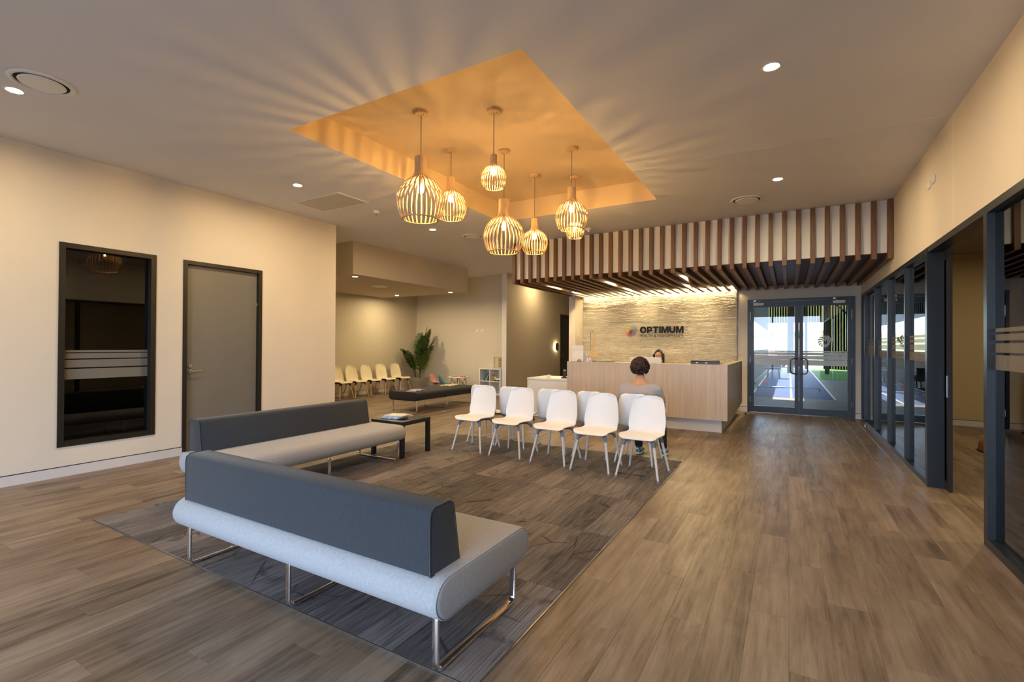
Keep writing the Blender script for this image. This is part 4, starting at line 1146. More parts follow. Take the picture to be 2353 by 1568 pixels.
# ---- acrylic sign on the stone wall
SGY = 11.77
sg = thing('company_sign', 'clear acrylic wall sign reading OPTIMUM Health and Performance with petal emblem', 'sign', (-2.85, SGY, 1.78))
o = sg.location
boxpart('acrylic_panel', MT['acrylic'], sg, -0.80, 0.80, -0.004, 0.004, -0.29, 0.295, 0.001)
for x in (-0.77, 0.77):
    for z in (-0.255, 0.265):
        b = B(); b.cyl((x, -0.012, z), (x, 0.028, z), 0.009, n=14); part(b, 'standoff', MT['steel'], sg, auto=0.6)
MT['letter'] = pm('black_letter', (0.005, 0.004, 0.004), 0.5, 0, 0.2, var=0.05)
MT['letter2'] = pm('brown_black_letter', (0.060, 0.030, 0.014), 0.4, var=0.05)
def text_part(txt, name, x0, x1, z0, z1, mat, offset, sp=1.0):
    cu = bpy.data.curves.new(name, 'FONT'); cu.body = txt; cu.extrude = 0.004; cu.offset = offset; cu.size = 0.2; cu.space_character = sp
    cu.resolution_u = 4
    tmp = bpy.data.objects.new('tmp_text', cu); COL.objects.link(tmp)
    dg = bpy.context.evaluated_depsgraph_get(); dg.update()
    me = bpy.data.meshes.new_from_object(tmp.evaluated_get(dg))
    bpy.data.objects.remove(tmp); bpy.data.curves.remove(cu)
    xs_ = [v.co.x for v in me.vertices]; ys_ = [v.co.y for v in me.vertices]
    ax_, bx_, ay_, by_ = min(xs_), max(xs_), min(ys_), max(ys_)
    for v in me.vertices:
        v.co = Vector((x0+(v.co.x-ax_)/(bx_-ax_)*(x1-x0), -0.0085+v.co.z, z0+(v.co.y-ay_)/(by_-ay_)*(z1-z0)))
    me.name = name; me.materials.clear(); me.materials.append(mat)
    ob = link(name, me, None, sg); ob['label'] = 'lettering reading ' + txt
    return ob
def bold_word(word, x0, x1, z0, z1, mat):
    """heavy wide capitals drawn as outlines"""
    S = 0.30
    def cring(cx_, cz_, rx, rz, tx, tz, a0, a1, n=14):
        o_ = [(cx_+rx*math.copysign(abs(math.cos(a))**0.85, math.cos(a)), cz_+rz*math.copysign(abs(math.sin(a))**0.85, math.sin(a))) for a in [a0+(a1-a0)*i/n for i in range(n+1)]]
        i_ = [(cx_+(rx-tx)*math.cos(a), cz_+(rz-tz)*math.sin(a)) for a in [a0+(a1-a0)*i/n for i in range(n+1)]]
        return o_ + i_[::-1]
    R_ = lambda a, c, d, e: [(a, d), (c, d), (c, e), (a, e)]
    G = {'O': (1.14, [cring(0.57, 0.5, 0.57, 0.5, S, 0.225, -PI/2, PI/2), cring(0.57, 0.5, 0.57, 0.5, S, 0.225, PI/2, 1.5*PI)]),
         'P': (0.92, [R_(0, S, 0, 1), R_(S, 0.56, 0.79, 1), R_(S, 0.56, 0.28, 0.49), cring(0.56, 0.64, 0.36, 0.36, S*0.95, 0.21, -PI/2, PI/2)]),
         'T': (0.96, [R_(0, 0.96, 0.76, 1), R_(0.33, 0.63, 0, 0.76)]), 'I': (S, [R_(0, S, 0, 1)]),
         'M': (1.24, [[(0, 0), (0.27, 0), (0.27, 0.62), (0.51, 0), (0.73, 0), (0.97, 0.62), (0.97, 0), (1.24, 0), (1.24, 1), (0.86, 1), (0.62, 0.38), (0.38, 1), (0, 1)]]),
         'U': (1.02, [R_(0, S, 0.40, 1), R_(1.02-S, 1.02, 0.40, 1), cring(0.51, 0.40, 0.51, 0.40, S, 0.23, PI, 2*PI)])}
    gap = 0.10
    tot = sum(G[c][0] for c in word) + gap*(len(word)-1)
    k = (x1-x0)/tot; x = x0
    for c in word:
        b = B()
        for poly in G[c][1]: b.prism(poly, lambda u, v, q: (x+u*k, -0.0045-0.009*q, z0+v*(z1-z0)))
        part(b, 'letter', mat, sg)
        x += (G[c][0]+gap)*k
bold_word('OPTIMUM', -3.177-o.x, -2.151-o.x, 1.763-o.z, 1.922-o.z, MT['letter'])
text_part('HEALTH & PERFORMANCE', 'lettering', -3.177-o.x, -2.155-o.x, 1.662-o.z, 1.736-o.z, MT['letter2'], 0.0, 1.05)
EC = (-3.395-o.x, 1.795-o.z)
ECOL = [(0.16, 0.19, 0.33), (0.30, 0.33, 0.40), (0.34, 0.36, 0.38), (0.62, 0.50, 0.10), (0.64, 0.46, 0.04), (0.62, 0.30, 0.03), (0.55, 0.08, 0.02), (0.50, 0.08, 0.05), (0.36, 0.06, 0.10), (0.30, 0.08, 0.18), (0.27, 0.10, 0.25), (0.24, 0.13, 0.28)]
for k, (a, ln, w_) in enumerate(PETALS):
    b = B(); petal(b, EC, math.radians(a)-0.5, 0.040, 0.170*ln, 0.170*w_*1.05, 0.55, lambda u, v, q: (u, -0.0045-0.004*q, v))
    part(b, 'emblem_petal', pm('petal_%d' % k, ECOL[k], 0.35, var=0.03), sg)
b = B()
f_ = lambda u, v, q: (EC[0]+u, -0.0047-0.006*q, EC[1]+v)
b.prism([(-0.008, -0.012), (0.014, 0.020), (0.024, 0.012), (0.006, -0.018)], f_)                       # torso
b.prism([(0.006+0.013*math.cos(i*PI/4)+0.016, 0.034+0.011*math.sin(i*PI/4)) for i in range(8)], f_)      # head
b.prism([(-0.006, -0.008), (0.010, -0.012), (0.018, -0.030), (0.010, -0.046), (0.004, -0.044), (0.010, -0.030)], f_)
b.prism([(-0.006, -0.008), (0.002, -0.016), (-0.018, -0.036), (-0.045, -0.052), (-0.046, -0.045), (-0.024, -0.030)], f_)
b.prism([(0.010, 0.018), (0.016, 0.012), (0.034, 0.006), (0.044, 0.018), (0.039, 0.020), (0.032, 0.012)], f_)
b.prism([(0.008, 0.018), (-0.014, 0.018), (-0.026, 0.004), (-0.022, 0.002), (-0.012, 0.012), (0.004, 0.010)], f_)
part(b, 'runner_figure', MT['letter'], sg)

# small plates
def plate(name, label, x, y, z, w, h, axis):
    t = thing(name, label, 'wall plate', (x, y, z))
    if axis == 'y': boxpart('cover', MT['white_plastic'], t, -w/2, w/2, -0.009, -0.0005, -h/2, h/2, 0.002); boxpart('rocker', MT['white_plastic'], t, -w/6, w/6, -0.012, -0.009, -h/4, h/4, 0.001)
    else: boxpart('cover', MT['white_plastic'], t, 0.0005, 0.009, -w/2, w/2, -h/2, h/2, 0.002); boxpart('rocker', MT['white_plastic'], t, 0.009, 0.012, -w/6, w/6, -h/4, h/4, 0.001)
plate('switch_plate', 'white switch plate on the pale alcove wall above the shelf', -8.27, AY, 1.89, 0.10, 0.075, 'y')
plate('switch_plate', 'pale blank plate beside the switch on the alcove wall', -8.08, AY, 1.89, 0.11, 0.07, 'y')
plate('switch_plate', 'narrow white switch plate on the lit return by the stone wall', NX1, 11.46, 1.78, 0.07, 0.19, 'x')
boxpart_o = tag(boxpart('orange_tag', pm('orange_tag', (0.75, 0.34, 0.08), 0.5, var=0.03), None, -0.965, -0.905, YB-0.006, YB-0.0005, 1.245, 1.27), 'tiny orange tag on the wall beside the double doors', 'tag')
ws = thing('door_stop', 'small steel door stop on the floor before the double doors', 'door stop', (-0.80, 11.28, 0.0005))
b = B(); b.lathe([(0, 0), (0.022, 0), (0.022, 0.006), (0, 0.006)], 16); part(b, 'base', MT['steel'], ws)
b = B(); b.lathe([(0.012, 0.006), (0.016, 0.012), (0.016, 0.034), (0.010, 0.040), (0, 0.040)], 16); part(b, 'bumper', MT['black_plastic'], ws)
ws2 = thing('door_stop', 'small steel door stop on the floor by the glazed partition', 'door stop', (1.20, 10.75, 0.0005))
b = B(); b.lathe([(0, 0), (0.022, 0), (0.022, 0.006), (0, 0.006)], 16); part(b, 'base', MT['steel'], ws2)
b = B(); b.lathe([(0.012, 0.006), (0.016, 0.012), (0.016, 0.034), (0.010, 0.040), (0, 0.040)], 16); part(b, 'bumper', MT['steel'], ws2)

# ================================================================ alcove things
# cube shelf
sh = thing('cube_shelf', 'white two by two cube shelf in the alcove', 'shelf', (-7.56, AY-0.205, 0))
b = B(); W = 0.375; Dp = 0.19
b.box(-W, W, -Dp, Dp, 0, 0.038); b.box(-W, W, -Dp, Dp, 0.732, 0.77); b.box(-W, -W+0.038, -Dp, Dp, 0.038, 0.732); b.box(W-0.038, W, -Dp, Dp, 0.038, 0.732)
part(b, 'shelf_frame', MT['white_plastic'], sh)
boxpart('divider', MT['white_plastic'], sh, -0.009, 0.009, -Dp, Dp, 0.038, 0.732); 
for x0, x1 in ((-W+0.038, -0.009), (0.009, W-0.038)): boxpart('shelf_board', MT['white_plastic'], sh, x0, x1, -Dp, Dp, 0.376, 0.394)
bc = [(0.10, 0.22, 0.32), (0.12, 0.30, 0.40), (0.55, 0.55, 0.5), (0.10, 0.10, 0.13), (0.45, 0.16, 0.10), (0.20, 0.16, 0.20)]
bl_ = ['dark blue', 'teal', 'cream', 'black', 'red', 'purple-grey']
for k in range(6):
    t = thing('picture_book', '%s picture book leaning in the upper cube of the shelf' % bl_[k], 'book', (-7.56-0.29+0.043*k, AY-0.20, 0.3945), 0, 'books in the cube shelf')
    rot = (0, 0.42, 0)
    h = 0.24-0.008*k
    boxpart('pages', MT['white_plastic'], t, 0.002, 0.013, -0.09, 0.088, 0.008, h-0.003, rot=rot)
    b = B(); b.box(0, 0.002, -0.092, 0.09, 0.006, h); b.box(0.013, 0.015, -0.092, 0.09, 0.006, h); b.box(0.002, 0.013, -0.092, -0.09, 0.006, h)
    part(b, 'cover', pm('book_cover_%d' % k, bc[k], 0.4, var=0.3, vscale=18), t, rot=rot)
ty = thing('toy_truck', 'yellow and white toy truck in the upper right cube', 'toy', (-7.36, AY-0.27, 0.3945))
boxpart('cab', pm('toy_yellow', (0.75, 0.55, 0.03), 0.4, var=0.05), ty, -0.10, -0.03, -0.045, 0.045, 0.02, 0.12, 0.012)
boxpart('load_bed', MT['white_plastic'], ty, -0.028, 0.10, -0.045, 0.045, 0.03, 0.085, 0.008)
for x in (-0.065, 0.04, 0.085):
    b = B(); b.cyl((x, -0.055, 0.022), (x, 0.055, 0.022), 0.022, n=16); part(b, 'wheel', MT['black_plastic'], ty)
# abacus on the shelf
ab = thing('abacus', 'wooden bead abacus standing on the cube shelf', 'abacus', (-7.37, AY-0.22, 0.7705))
b = B(); b.box(-0.155, -0.135, -0.012, 0.012, 0.018, 0.335); b.box(0.135, 0.155, -0.012, 0.012, 0.018, 0.335); b.box(-0.135, 0.135, -0.010, 0.010, 0.317, 0.335); b.box(-0.165, 0.165, -0.05, 0.05, 0.0, 0.018)
part(b, 'frame', MT['beech'], ab, 0.002)
abc = [(0.65, 0.22, 0.05), (0.20, 0.30, 0.24), (0.65, 0.10, 0.03), (0.62, 0.42, 0.10), (0.20, 0.30, 0.24), (0.25, 0.42, 0.14), (0.65, 0.25, 0.05)]
for k in range(7):
    z = 0.295-0.040*k
    b = B(); b.cyl((-0.135, 0, z), (0.135, 0, z), 0.0025, n=6); part(b, 'rod', MT['steel'], ab)
    b = B()
    for q in range(8): b.sphere((0.012+0.0155*q, 0, z), 0.0076, 0.016, 0.016, 8, 6)
    part(b, 'bead_row', pm('bead_%d' % k, abc[k], 0.4, var=0.05), ab, smooth=True)
# children's table
kt = thing('kids_table', 'low round white children\'s table on wooden and wire legs', 'table', (-8.45, 11.45, 0))
b = B(); b.lathe([(0, 0.485), (0.30, 0.485), (0.305, 0.492), (0.305, 0.503), (0.30, 0.51), (0, 0.51)], 40); part(b, 'table_top', MT['white_plastic'], kt, auto=0.6)
for k in range(4):
    a = PI/4 + k*PI/2
    b = B(); b.cyl((0.20*math.cos(a), 0.20*math.sin(a), 0.485), (0.27*math.cos(a), 0.27*math.sin(a), 0.0), 0.016, 0.011, n=10); part(b, 'leg', MT['beech'], kt)
    a2 = a+PI/2
    b = B(); b.cyl((0.205*math.cos(a), 0.205*math.sin(a), 0.46), (0.25*math.cos(a2), 0.25*math.sin(a2), 0.18), 0.004, n=6); b.cyl((0.205*math.cos(a2), 0.205*math.sin(a2), 0.46), (0.25*math.cos(a), 0.25*math.sin(a), 0.18), 0.004, n=6)
    part(b, 'wire_brace', MT['black_plastic'], kt)
cbk = thing('colouring_book', 'dark colouring book on the children\'s table', 'book', (-8.50, 11.36, 0.5105), 0.4)
boxpart('pages', MT['white_plastic'], cbk, -0.098, 0.098, -0.138, 0.138, 0.001, 0.007); b = B(); b.box(-0.10, 0.10, -0.14, 0.14, 0.007, 0.008); b.box(-0.10, 0.10, -0.14, 0.14, 0, 0.001); part(b, 'cover', pm('indigo_cover', (0.10, 0.09, 0.16), 0.4, var=0.2), cbk)
pc = thing('pencil_box', 'red and yellow pencil box on the children\'s table', 'pencil box', (-8.27, 11.40, 0.5105), 0.2)
boxpart('tray', pm('red_tray', (0.55, 0.08, 0.03), 0.4, var=0.05), pc, -0.08, 0.08, -0.04, 0.04, 0, 0.022, 0.003)
for k in range(4):
    b = B(); b.cyl((-0.07, -0.025+0.016*k, 0.027), (0.07, -0.025+0.016*k, 0.027), 0.006, n=6); part(b, 'pencil', pm('pencil_%d' % k, [(0.7, 0.5, 0.05), (0.6, 0.1, 0.05), (0.1, 0.4, 0.2), (0.7, 0.3, 0.05)][k], 0.5, var=0.03), pc)
# children's bucket chairs
def kid_chair(label, col, loc, rotz):
    t = thing('kids_chair', label, 'chair', loc, rotz, 'children\'s bucket chairs')
    P2 = smooth_prof([(-0.16, 0.30), (-0.14, 0.315), (-0.05, 0.30), (0.06, 0.30), (0.12, 0.325), (0.15, 0.38), (0.17, 0.46), (0.185, 0.54), (0.19, 0.575)], 2)
    W2 = [q[0] for q in smooth_prof([(w, 0) for w in (0.11, 0.145, 0.165, 0.165, 0.168, 0.168, 0.158, 0.13, 0.085)], 2)]
    b = B(); b.grid(len(P2), 9, lambda i, j: ((-1+j/4)*W2[i], P2[i][0]-0.05*(abs(-1+j/4)**2)*(1 if i > 7 else 0.2), P2[i][1]+0.045*(abs(-1+j/4)**2.2)*(1 if 2 < i < 10 else 0.3)))
    link('shell', b.mesh('shell', smooth=True, solid=0.008), pm('kids_shell', col, 0.45, var=0.02), t)
    for sx in (-1, 1):
        for sy in (-1, 1):
            b = B(); b.cyl((sx*0.09, sy*0.08, 0.285), (sx*0.145, sy*0.14, 0.0), 0.012, 0.009, n=10); part(b, 'leg', MT['beech'], t)
    b = B()
    for s in (-1, 1): b.cyl((s*0.10, -0.09, 0.25), (-s*0.12, 0.11, 0.13), 0.004, n=6); b.cyl((s*0.10, -0.09, 0.25), (s*0.12, 0.11, 0.13), 0.004, n=6); b.cyl((s*0.10, 0.09, 0.25), (s*0.12, -0.11, 0.13), 0.004, n=6)
    b.box(-0.10, 0.10, -0.09, 0.09, 0.275, 0.288)
    part(b, 'wire_brace', MT['black_plastic'], t)
kid_chair('small pink bucket chair at the children\'s table', (0.72, 0.36, 0.34), (-9.10, 11.22, 0), PI/2+0.25)
kid_chair('small teal bucket chair at the children\'s table', (0.10, 0.28, 0.34), (-8.62, 11.00, 0), PI-0.55)
# potted palm
pp = thing('potted_palm', 'green potted palm in a tapered grey square planter', 'plant', (-10.05, 11.50, 0))
b = B()
a = b.ring([(-0.17, -0.17, 0), (0.17, -0.17, 0), (0.17, 0.17, 0), (-0.17, 0.17, 0)]); c = b.ring([(-0.23, -0.23, 0.43), (0.23, -0.23, 0.43), (0.23, 0.23, 0.43), (-0.23, 0.23, 0.43)])
d_ = b.ring([(-0.205, -0.205, 0.43), (0.205, -0.205, 0.43), (0.205, 0.205, 0.43), (-0.205, 0.205, 0.43)]); e_ = b.ring([(-0.20, -0.20, 0.38), (0.20, -0.20, 0.38), (0.20, 0.20, 0.38), (-0.20, 0.20, 0.38)])
b.bridge(a, c); b.bridge(c, d_); b.bridge(d_, e_); b.bm.faces.new(a[::-1])
part(b, 'planter', pm('grey_stone_planter', (0.30, 0.275, 0.25), 0.7, var=0.08, bump=0.1), pp, 0.004)
boxpart('soil', pm('potting_soil', (0.03, 0.022, 0.016), 0.95, var=0.3, vscale=50, bump=0.6), pp, -0.20, 0.20, -0.20, 0.20, 0.375, 0.392)
lt = NT('palm_leaf'); v = lt.obj(); oi = lt.n('ObjectInfo')
f_ = lt.math('ADD', lt.math('MULTIPLY', lt.noise(v, 7, 3), 0.7), lt.math('MULTIPLY', oi.outputs['Random'], 0.3))
lt.l(lt.ramp(f_, [(0.3, (0.022, 0.048, 0.010)), (0.6, (0.050, 0.095, 0.018)), (0.8, (0.13, 0.155, 0.025))]), lt.p.inputs['Base Color']); lt.set(0.45, 0, None, 0.4)
rp = random.Random(11)
def frond(base, heading, lean, length, bend):
    """one frond: arching rachis with paired leaflets"""
    t_ = []
    d = Vector((math.cos(heading)*math.sin(lean), math.sin(heading)*math.sin(lean), math.cos(lean)))
    p = Vector(base); pts = [p.copy()]; dirs = [d.copy()]
    N = 18
    axis = Vector((-math.sin(heading), math.cos(heading), 0))
    for i in range(N):
        d = Matrix.Rotation(bend/N*(i/N)*2, 3, axis) @ d
        p = p + d*length/N; pts.append(p.copy()); dirs.append(d.copy())
    b = B(); b.sweep(pts, 0.006, 0.006, n=6, taper=[1-0.75*i/N for i in range(N+1)])
    for i in range(6, N+1):
        f = i/N; ll = 0.30*math.sin(PI*min(1, 0.20+0.70*(f-0.3)/0.7)) + 0.02
        for s in (-1, 1):
            for sub in (0, 0.25, 0.5, 0.75):
                q = pts[i] - dirs[i]*length/N*sub
                side = axis*s*0.85 + dirs[i]*0.95 + Vector((0, 0, 0.05)) + Vector((rp.uniform(-.12, .12), rp.uniform(-.12, .12), rp.uniform(-.12, .12)))
                side.normalize()
                nrm = side.cross(dirs[i]).normalized()
                w = 0.015
                m1 = q + side*ll*0.5 + Vector((0, 0, -0.01)); tip = q + side*ll + Vector((0, 0, -0.07*ll/0.25)) + axis*s*0.02
                wdir = dirs[i]*w
                v0 = b.bm.verts.new(q-wdir*0.5); v1 = b.bm.verts.new(q+wdir*0.5); v2 = b.bm.verts.new(m1+wdir); v3 = b.bm.verts.new(m1-wdir); v4 = b.bm.verts.new(tip)
                b.bm.faces.new((v0, v1, v2, v3)); b.bm.faces.new((v3, v2, v4))
    return part(b, 'frond', lt.m, pp)
for (hd, ln, L_, bd, bx, by) in ((0.75, 0.05, 1.62, 0.25, 0.05, 0.02), (0.2, 0.10, 1.55, 0.35, 0.06, 0.0), (1.2, 0.10, 1.48, 0.35, 0.03, 0.05), (-0.5, 0.12, 1.38, 0.45, 0.06, -0.03), (0.6, 0.16, 1.30, 0.5, 0.08, 0.03), (2.2, 0.05, 1.42, 0.3, 0.02, 0.03),
                                 (0.1, 0.20, 1.10, 0.6, 0.08, -0.02), (-2.6, 0.30, 1.02, 0.5, -0.06, -0.03), (-2.2, 0.22, 1.00, 0.55, -0.04, -0.05), (3.0, 0.34, 0.98, 0.5, -0.07, 0.0), (-1.7, 0.24, 0.86, 0.6, -0.02, -0.06), (-0.4, 0.30, 0.84, 0.6, 0.07, -0.05)):
    frond((bx, by, 0.39), hd, ln, L_, bd)

# orange pouf in the side room
pf = thing('orange_pouf', 'orange rounded pouf on the floor of the side room', 'pouf', (2.70, 9.15, 0))
b = B(); b.lathe([(0, 0), (0.36, 0.0), (0.385, 0.02), (0.38, 0.10), (0.345, 0.20), (0.27, 0.29), (0.16, 0.345), (0, 0.36)], 40); part(b, 'cushion', fabric_mat('orange_felt', (0.50, 0.17, 0.015)), pf, smooth=True)
b = B(); b.lathe([(0.384, 0.008), (0.391, 0.014), (0.384, 0.02)], 40, close=True); part(b, 'piping', fabric_mat('brown_piping', (0.15, 0.07, 0.03)), pf, smooth=True)

# ================================================================ people
def fuse(name, prims, voxel, it=6, fac=0.5):
    """prims: ('e', centre, radii, rot) ellipsoids and ('c', p0, p1, r0, r1) tapered limbs fused into one surface"""
    b = B()
    for p in prims:
        if p[0] == 'e':
            b2 = B(); b2.sphere((0, 0, 0), *p[2], 20, 14)
            m = Matrix.Translation(p[1]) @ (p[3].to_4x4() if len(p) > 3 else Matrix.Identity(4))
            bmesh.ops.transform(b2.bm, matrix=m, verts=b2.bm.verts)
            tmp = bpy.data.meshes.new('t'); b2.bm.to_mesh(tmp); b2.bm.free(); b.bm.from_mesh(tmp); bpy.data.meshes.remove(tmp)
        else:
            _, p0, p1, r0, r1 = p
            b.cyl(p0, p1, r0, r1, n=16); b.sphere(p0, r0, r0, r0, 16, 10); b.sphere(p1, r1, r1, r1, 16, 10)
    bmesh.ops.recalc_face_normals(b.bm, faces=b.bm.faces)
    me = bpy.data.meshes.new(name); b.bm.to_mesh(me); b.bm.free()
    tmp = bpy.data.objects.new('tmp_fuse', me); COL.objects.link(tmp)
    r = tmp.modifiers.new('r', 'REMESH'); r.mode = 'VOXEL'; r.voxel_size = voxel
    s = tmp.modifiers.new('s', 'SMOOTH'); s.iterations = it; s.factor = fac
    dg = bpy.context.evaluated_depsgraph_get(); dg.update()
    out = bpy.data.meshes.new_from_object(tmp.evaluated_get(dg))
    bpy.data.objects.remove(tmp); bpy.data.meshes.remove(me)
    out.name = name; out.materials.clear()
    for p in out.polygons: p.use_smooth = True
    return out
def hand_prims(wrist, direction, palm_n, side):
    """palm, four fingers and a thumb: direction = forearm axis, palm_n = out of the palm, side = +1 thumb on the left of direction"""
    d = Vector(direction).normalized(); n = Vector(palm_n); n = (n - d*n.dot(d)).normalized(); w = d.cross(n)*side
    W = Vector(wrist)
    out = [('c', tuple(W), tuple(W+d*0.03), 0.026, 0.030)]
    for k in (-1.5, -0.5, 0.5, 1.5): out.append(('c', tuple(W+d*0.025+w*k*0.012), tuple(W+d*0.085+w*k*0.020), 0.015, 0.0125))
    for k, L in ((-1.5, 0.060), (-0.5, 0.074), (0.5, 0.080), (1.5, 0.070)):
        p0 = W+d*0.085+w*k*0.020; d1 = (d*0.9+n*0.35).normalized(); d2 = (d*0.55+n*0.8).normalized()
        p1 = p0+d1*L*0.55; p2 = p1+d2*L*0.5
        out += [('c', tuple(p0), tuple(p1), 0.0095, 0.0088), ('c', tuple(p1), tuple(p2), 0.0086, 0.0075)]
    t0 = W+d*0.03+w*0.028; t1 = t0+(d*0.7+w*0.6+n*0.3).normalized()*0.042; t2 = t1+(d*0.9+n*0.5).normalized()*0.032
    out += [('c', tuple(t0), tuple(t1), 0.013, 0.0105), ('c', tuple(t1), tuple(t2), 0.0105, 0.0085)]
    return out
def head_prims(c, R):
    """head facing local -Y, R = 3x3 rotation"""
    q = lambda x, y, z: tuple(Vector(c) + R @ Vector((x, y, z)))
    P = [('e', q(0, 0.005, 0.02), (0.073, 0.092, 0.088), R), ('e', q(0, -0.030, -0.030), (0.058, 0.062, 0.078), R), ('e', q(0, -0.062, -0.088), (0.024, 0.024, 0.020), R),
         ('c', q(0, -0.090, 0.012), q(0, -0.108, -0.024), 0.008, 0.012), ('e', q(0.010, -0.096, -0.028), (0.008, 0.009, 0.007), R), ('e', q(-0.010, -0.096, -0.028), (0.008, 0.009, 0.007), R),
         ('e', q(0, -0.084, -0.056), (0.024, 0.012, 0.0065), R), ('e', q(0, -0.083, -0.066), (0.021, 0.012, 0.007), R)]
    for s in (-1, 1):
        P += [('e', q(s*0.076, 0.012, -0.008), (0.009, 0.020, 0.032), R), ('e', q(s*0.032, -0.080, 0.022), (0.026, 0.014, 0.010), R), ('e', q(s*0.045, -0.062, -0.022), (0.022, 0.02, 0.02), R)]
    return P
SKIN = NT('skin'); v = SKIN.obj()
SKIN.l(SKIN.ramp(SKIN.noise(v, 14, 4), [(0.3, (0.50, 0.285, 0.185)), (0.7, (0.60, 0.36, 0.245))]), SKIN.p.inputs['Base Color']); SKIN.set(0.5, 0, None, 0.35)
SKIN.p.inputs['Subsurface Weight'].default_value = 0.08; SKIN.p.inputs['Subsurface Radius'].default_value = (0.02, 0.008, 0.004)
def hair_mat(name, c1, c2):
    t = NT(name); v = t.obj()
    t.l(t.ramp(t.noise(t.mapping(v, (60, 60, 14)), 1, 5, 0.6, 1.0), [(0.35, c1), (0.7, c2)]), t.p.inputs['Base Color']); t.set(0.42, 0, None, 0.45)
    t.bump(t.noise(t.mapping(v, (160, 160, 30)), 1, 4, 0.6, 1.5), 0.5, 0.01); return t.m

# ---- person waiting, seen from behind, on the last chair of the back row
PX, PY = -1.645, 6.03
pw = thing('person', 'person with short dark red curls and grey T-shirt sitting facing the desk', 'person', (PX, PY, CZ))
def L3(p): return Vector(p) - Vector((PX, PY, CZ))
R180 = Matrix.Rotation(PI, 3, 'Z')
HB = (-1.662, 6.175, 1.185)
arms = {}
body = []
T = [('e', (PX, 6.06, 0.585), (0.215, 0.165, 0.135)), ('e', (PX, 6.055, 0.70), (0.212, 0.150, 0.15)), ('e', (PX, 6.075, 0.83), (0.222, 0.135, 0.14)),
     ('c', (PX-0.165, 6.10, 0.915), (PX+0.175, 6.10, 0.915), 0.072, 0.072), ('c', (PX, 6.10, 0.90), (-1.655, 6.14, 1.035), 0.125, 0.062)]
UA = {1: ((PX+0.205, 6.10, 0.895), (PX+0.262, 6.15, 0.70)), -1: ((PX-0.200, 6.10, 0.895), (PX-0.262, 6.15, 0.70))}
for s in (-1, 1):
    p0, p1 = UA[s]; wr = (PX+s*0.12, 6.385, 0.665)
    body += [('c', p0, p1, 0.064, 0.050), ('c', p1, wr, 0.047, 0.029)]
    body += hand_prims(wr, (-s*0.35, 0.9, -0.05), (0, 0.1, -1), -s)
LEG = {1: ((PX+0.10, 6.09, 0.570), (PX+0.165, 6.50, 0.545), (-1.440, 6.485, 0.10)), -1: ((PX-0.10, 6.09, 0.570), (PX-0.145, 6.48, 0.545), (-1.752, 6.455, 0.10))}
for s in (-1, 1):
    h_, k_, a_ = LEG[s]
    body += [('c', h_, k_, 0.100, 0.066), ('c', k_, a_, 0.062, 0.038)]
body += T + [('c', (-1.655, 6.13, 1.00), (-1.660, 6.165, 1.10), 0.056, 0.052)] + head_prims(HB, Matrix.Rotation(0.18, 3, 'X') @ R180)
def shift(prims):
    out = []
    for p in prims:
        if p[0] == 'e': out.append(('e', tuple(L3(p[1])), *p[2:]))
        else: out.append(('c', tuple(L3(p[1])), tuple(L3(p[2])), p[3], p[4]))
    return out
link('body', fuse('body', shift(body), 0.0075, 5), SKIN.m, pw)
shirt = [('e', p[1], tuple(r+0.014 for r in p[2])) if p[0] == 'e' else p for p in T[:3]]
shirt += [('c', (PX-0.165, 6.095, 0.903), (PX+0.175, 6.095, 0.900), 0.084, 0.084)]
for s in (-1, 1):
    p0, p1 = UA[s]; p0 = Vector(p0); p1 = Vector(p1); m_ = p0.lerp(p1, 0.66)
    shirt += [('c', tuple(p0), tuple(m_), 0.080, 0.070)]
t = NT('grey_heather_jersey'); v = t.obj()
t.l(t.ramp(t.noise(v, 300, 2), [(0.3, (0.33, 0.32, 0.34)), (0.7, (0.44, 0.43, 0.45))]), t.p.inputs['Base Color']); t.set(0.9, 0, None, 0.2)
t.bump(t.noise(t.mapping(v, (5, 5, 16)), 1, 3, 0.5, 1.2), 0.35, 0.03)
link('t_shirt', fuse('t_shirt', shift(shirt), 0.009, 8), t.m, pw)
trs = [('e', (PX, 6.07, 0.575), (0.226, 0.175, 0.118))]
for s in (-1, 1):
    h_, k_, a_ = LEG[s]; aa = Vector(k_).lerp(Vector(a_), 0.93)
    trs += [('c', h_, k_, 0.110, 0.078), ('c', k_, tuple(aa), 0.072, 0.052)]
link('trousers', fuse('trousers', shift(trs), 0.009, 6), pm('black_jersey', (0.012, 0.011, 0.012), 0.85, var=0.1), pw)
shoe_m = NT('teal_mesh_upper'); v = shoe_m.obj()
shoe_m.l(shoe_m.ramp(shoe_m.noise(shoe_m.mapping(v, (18, 18, 30)), 1, 3, 0.5, 1.5), [(0.44, (0.02, 0.10, 0.13)), (0.52, (0.05, 0.26, 0.32)), (0.60, (0.55, 0.62, 0.62))]), shoe_m.p.inputs['Base Color']); shoe_m.set(0.7)
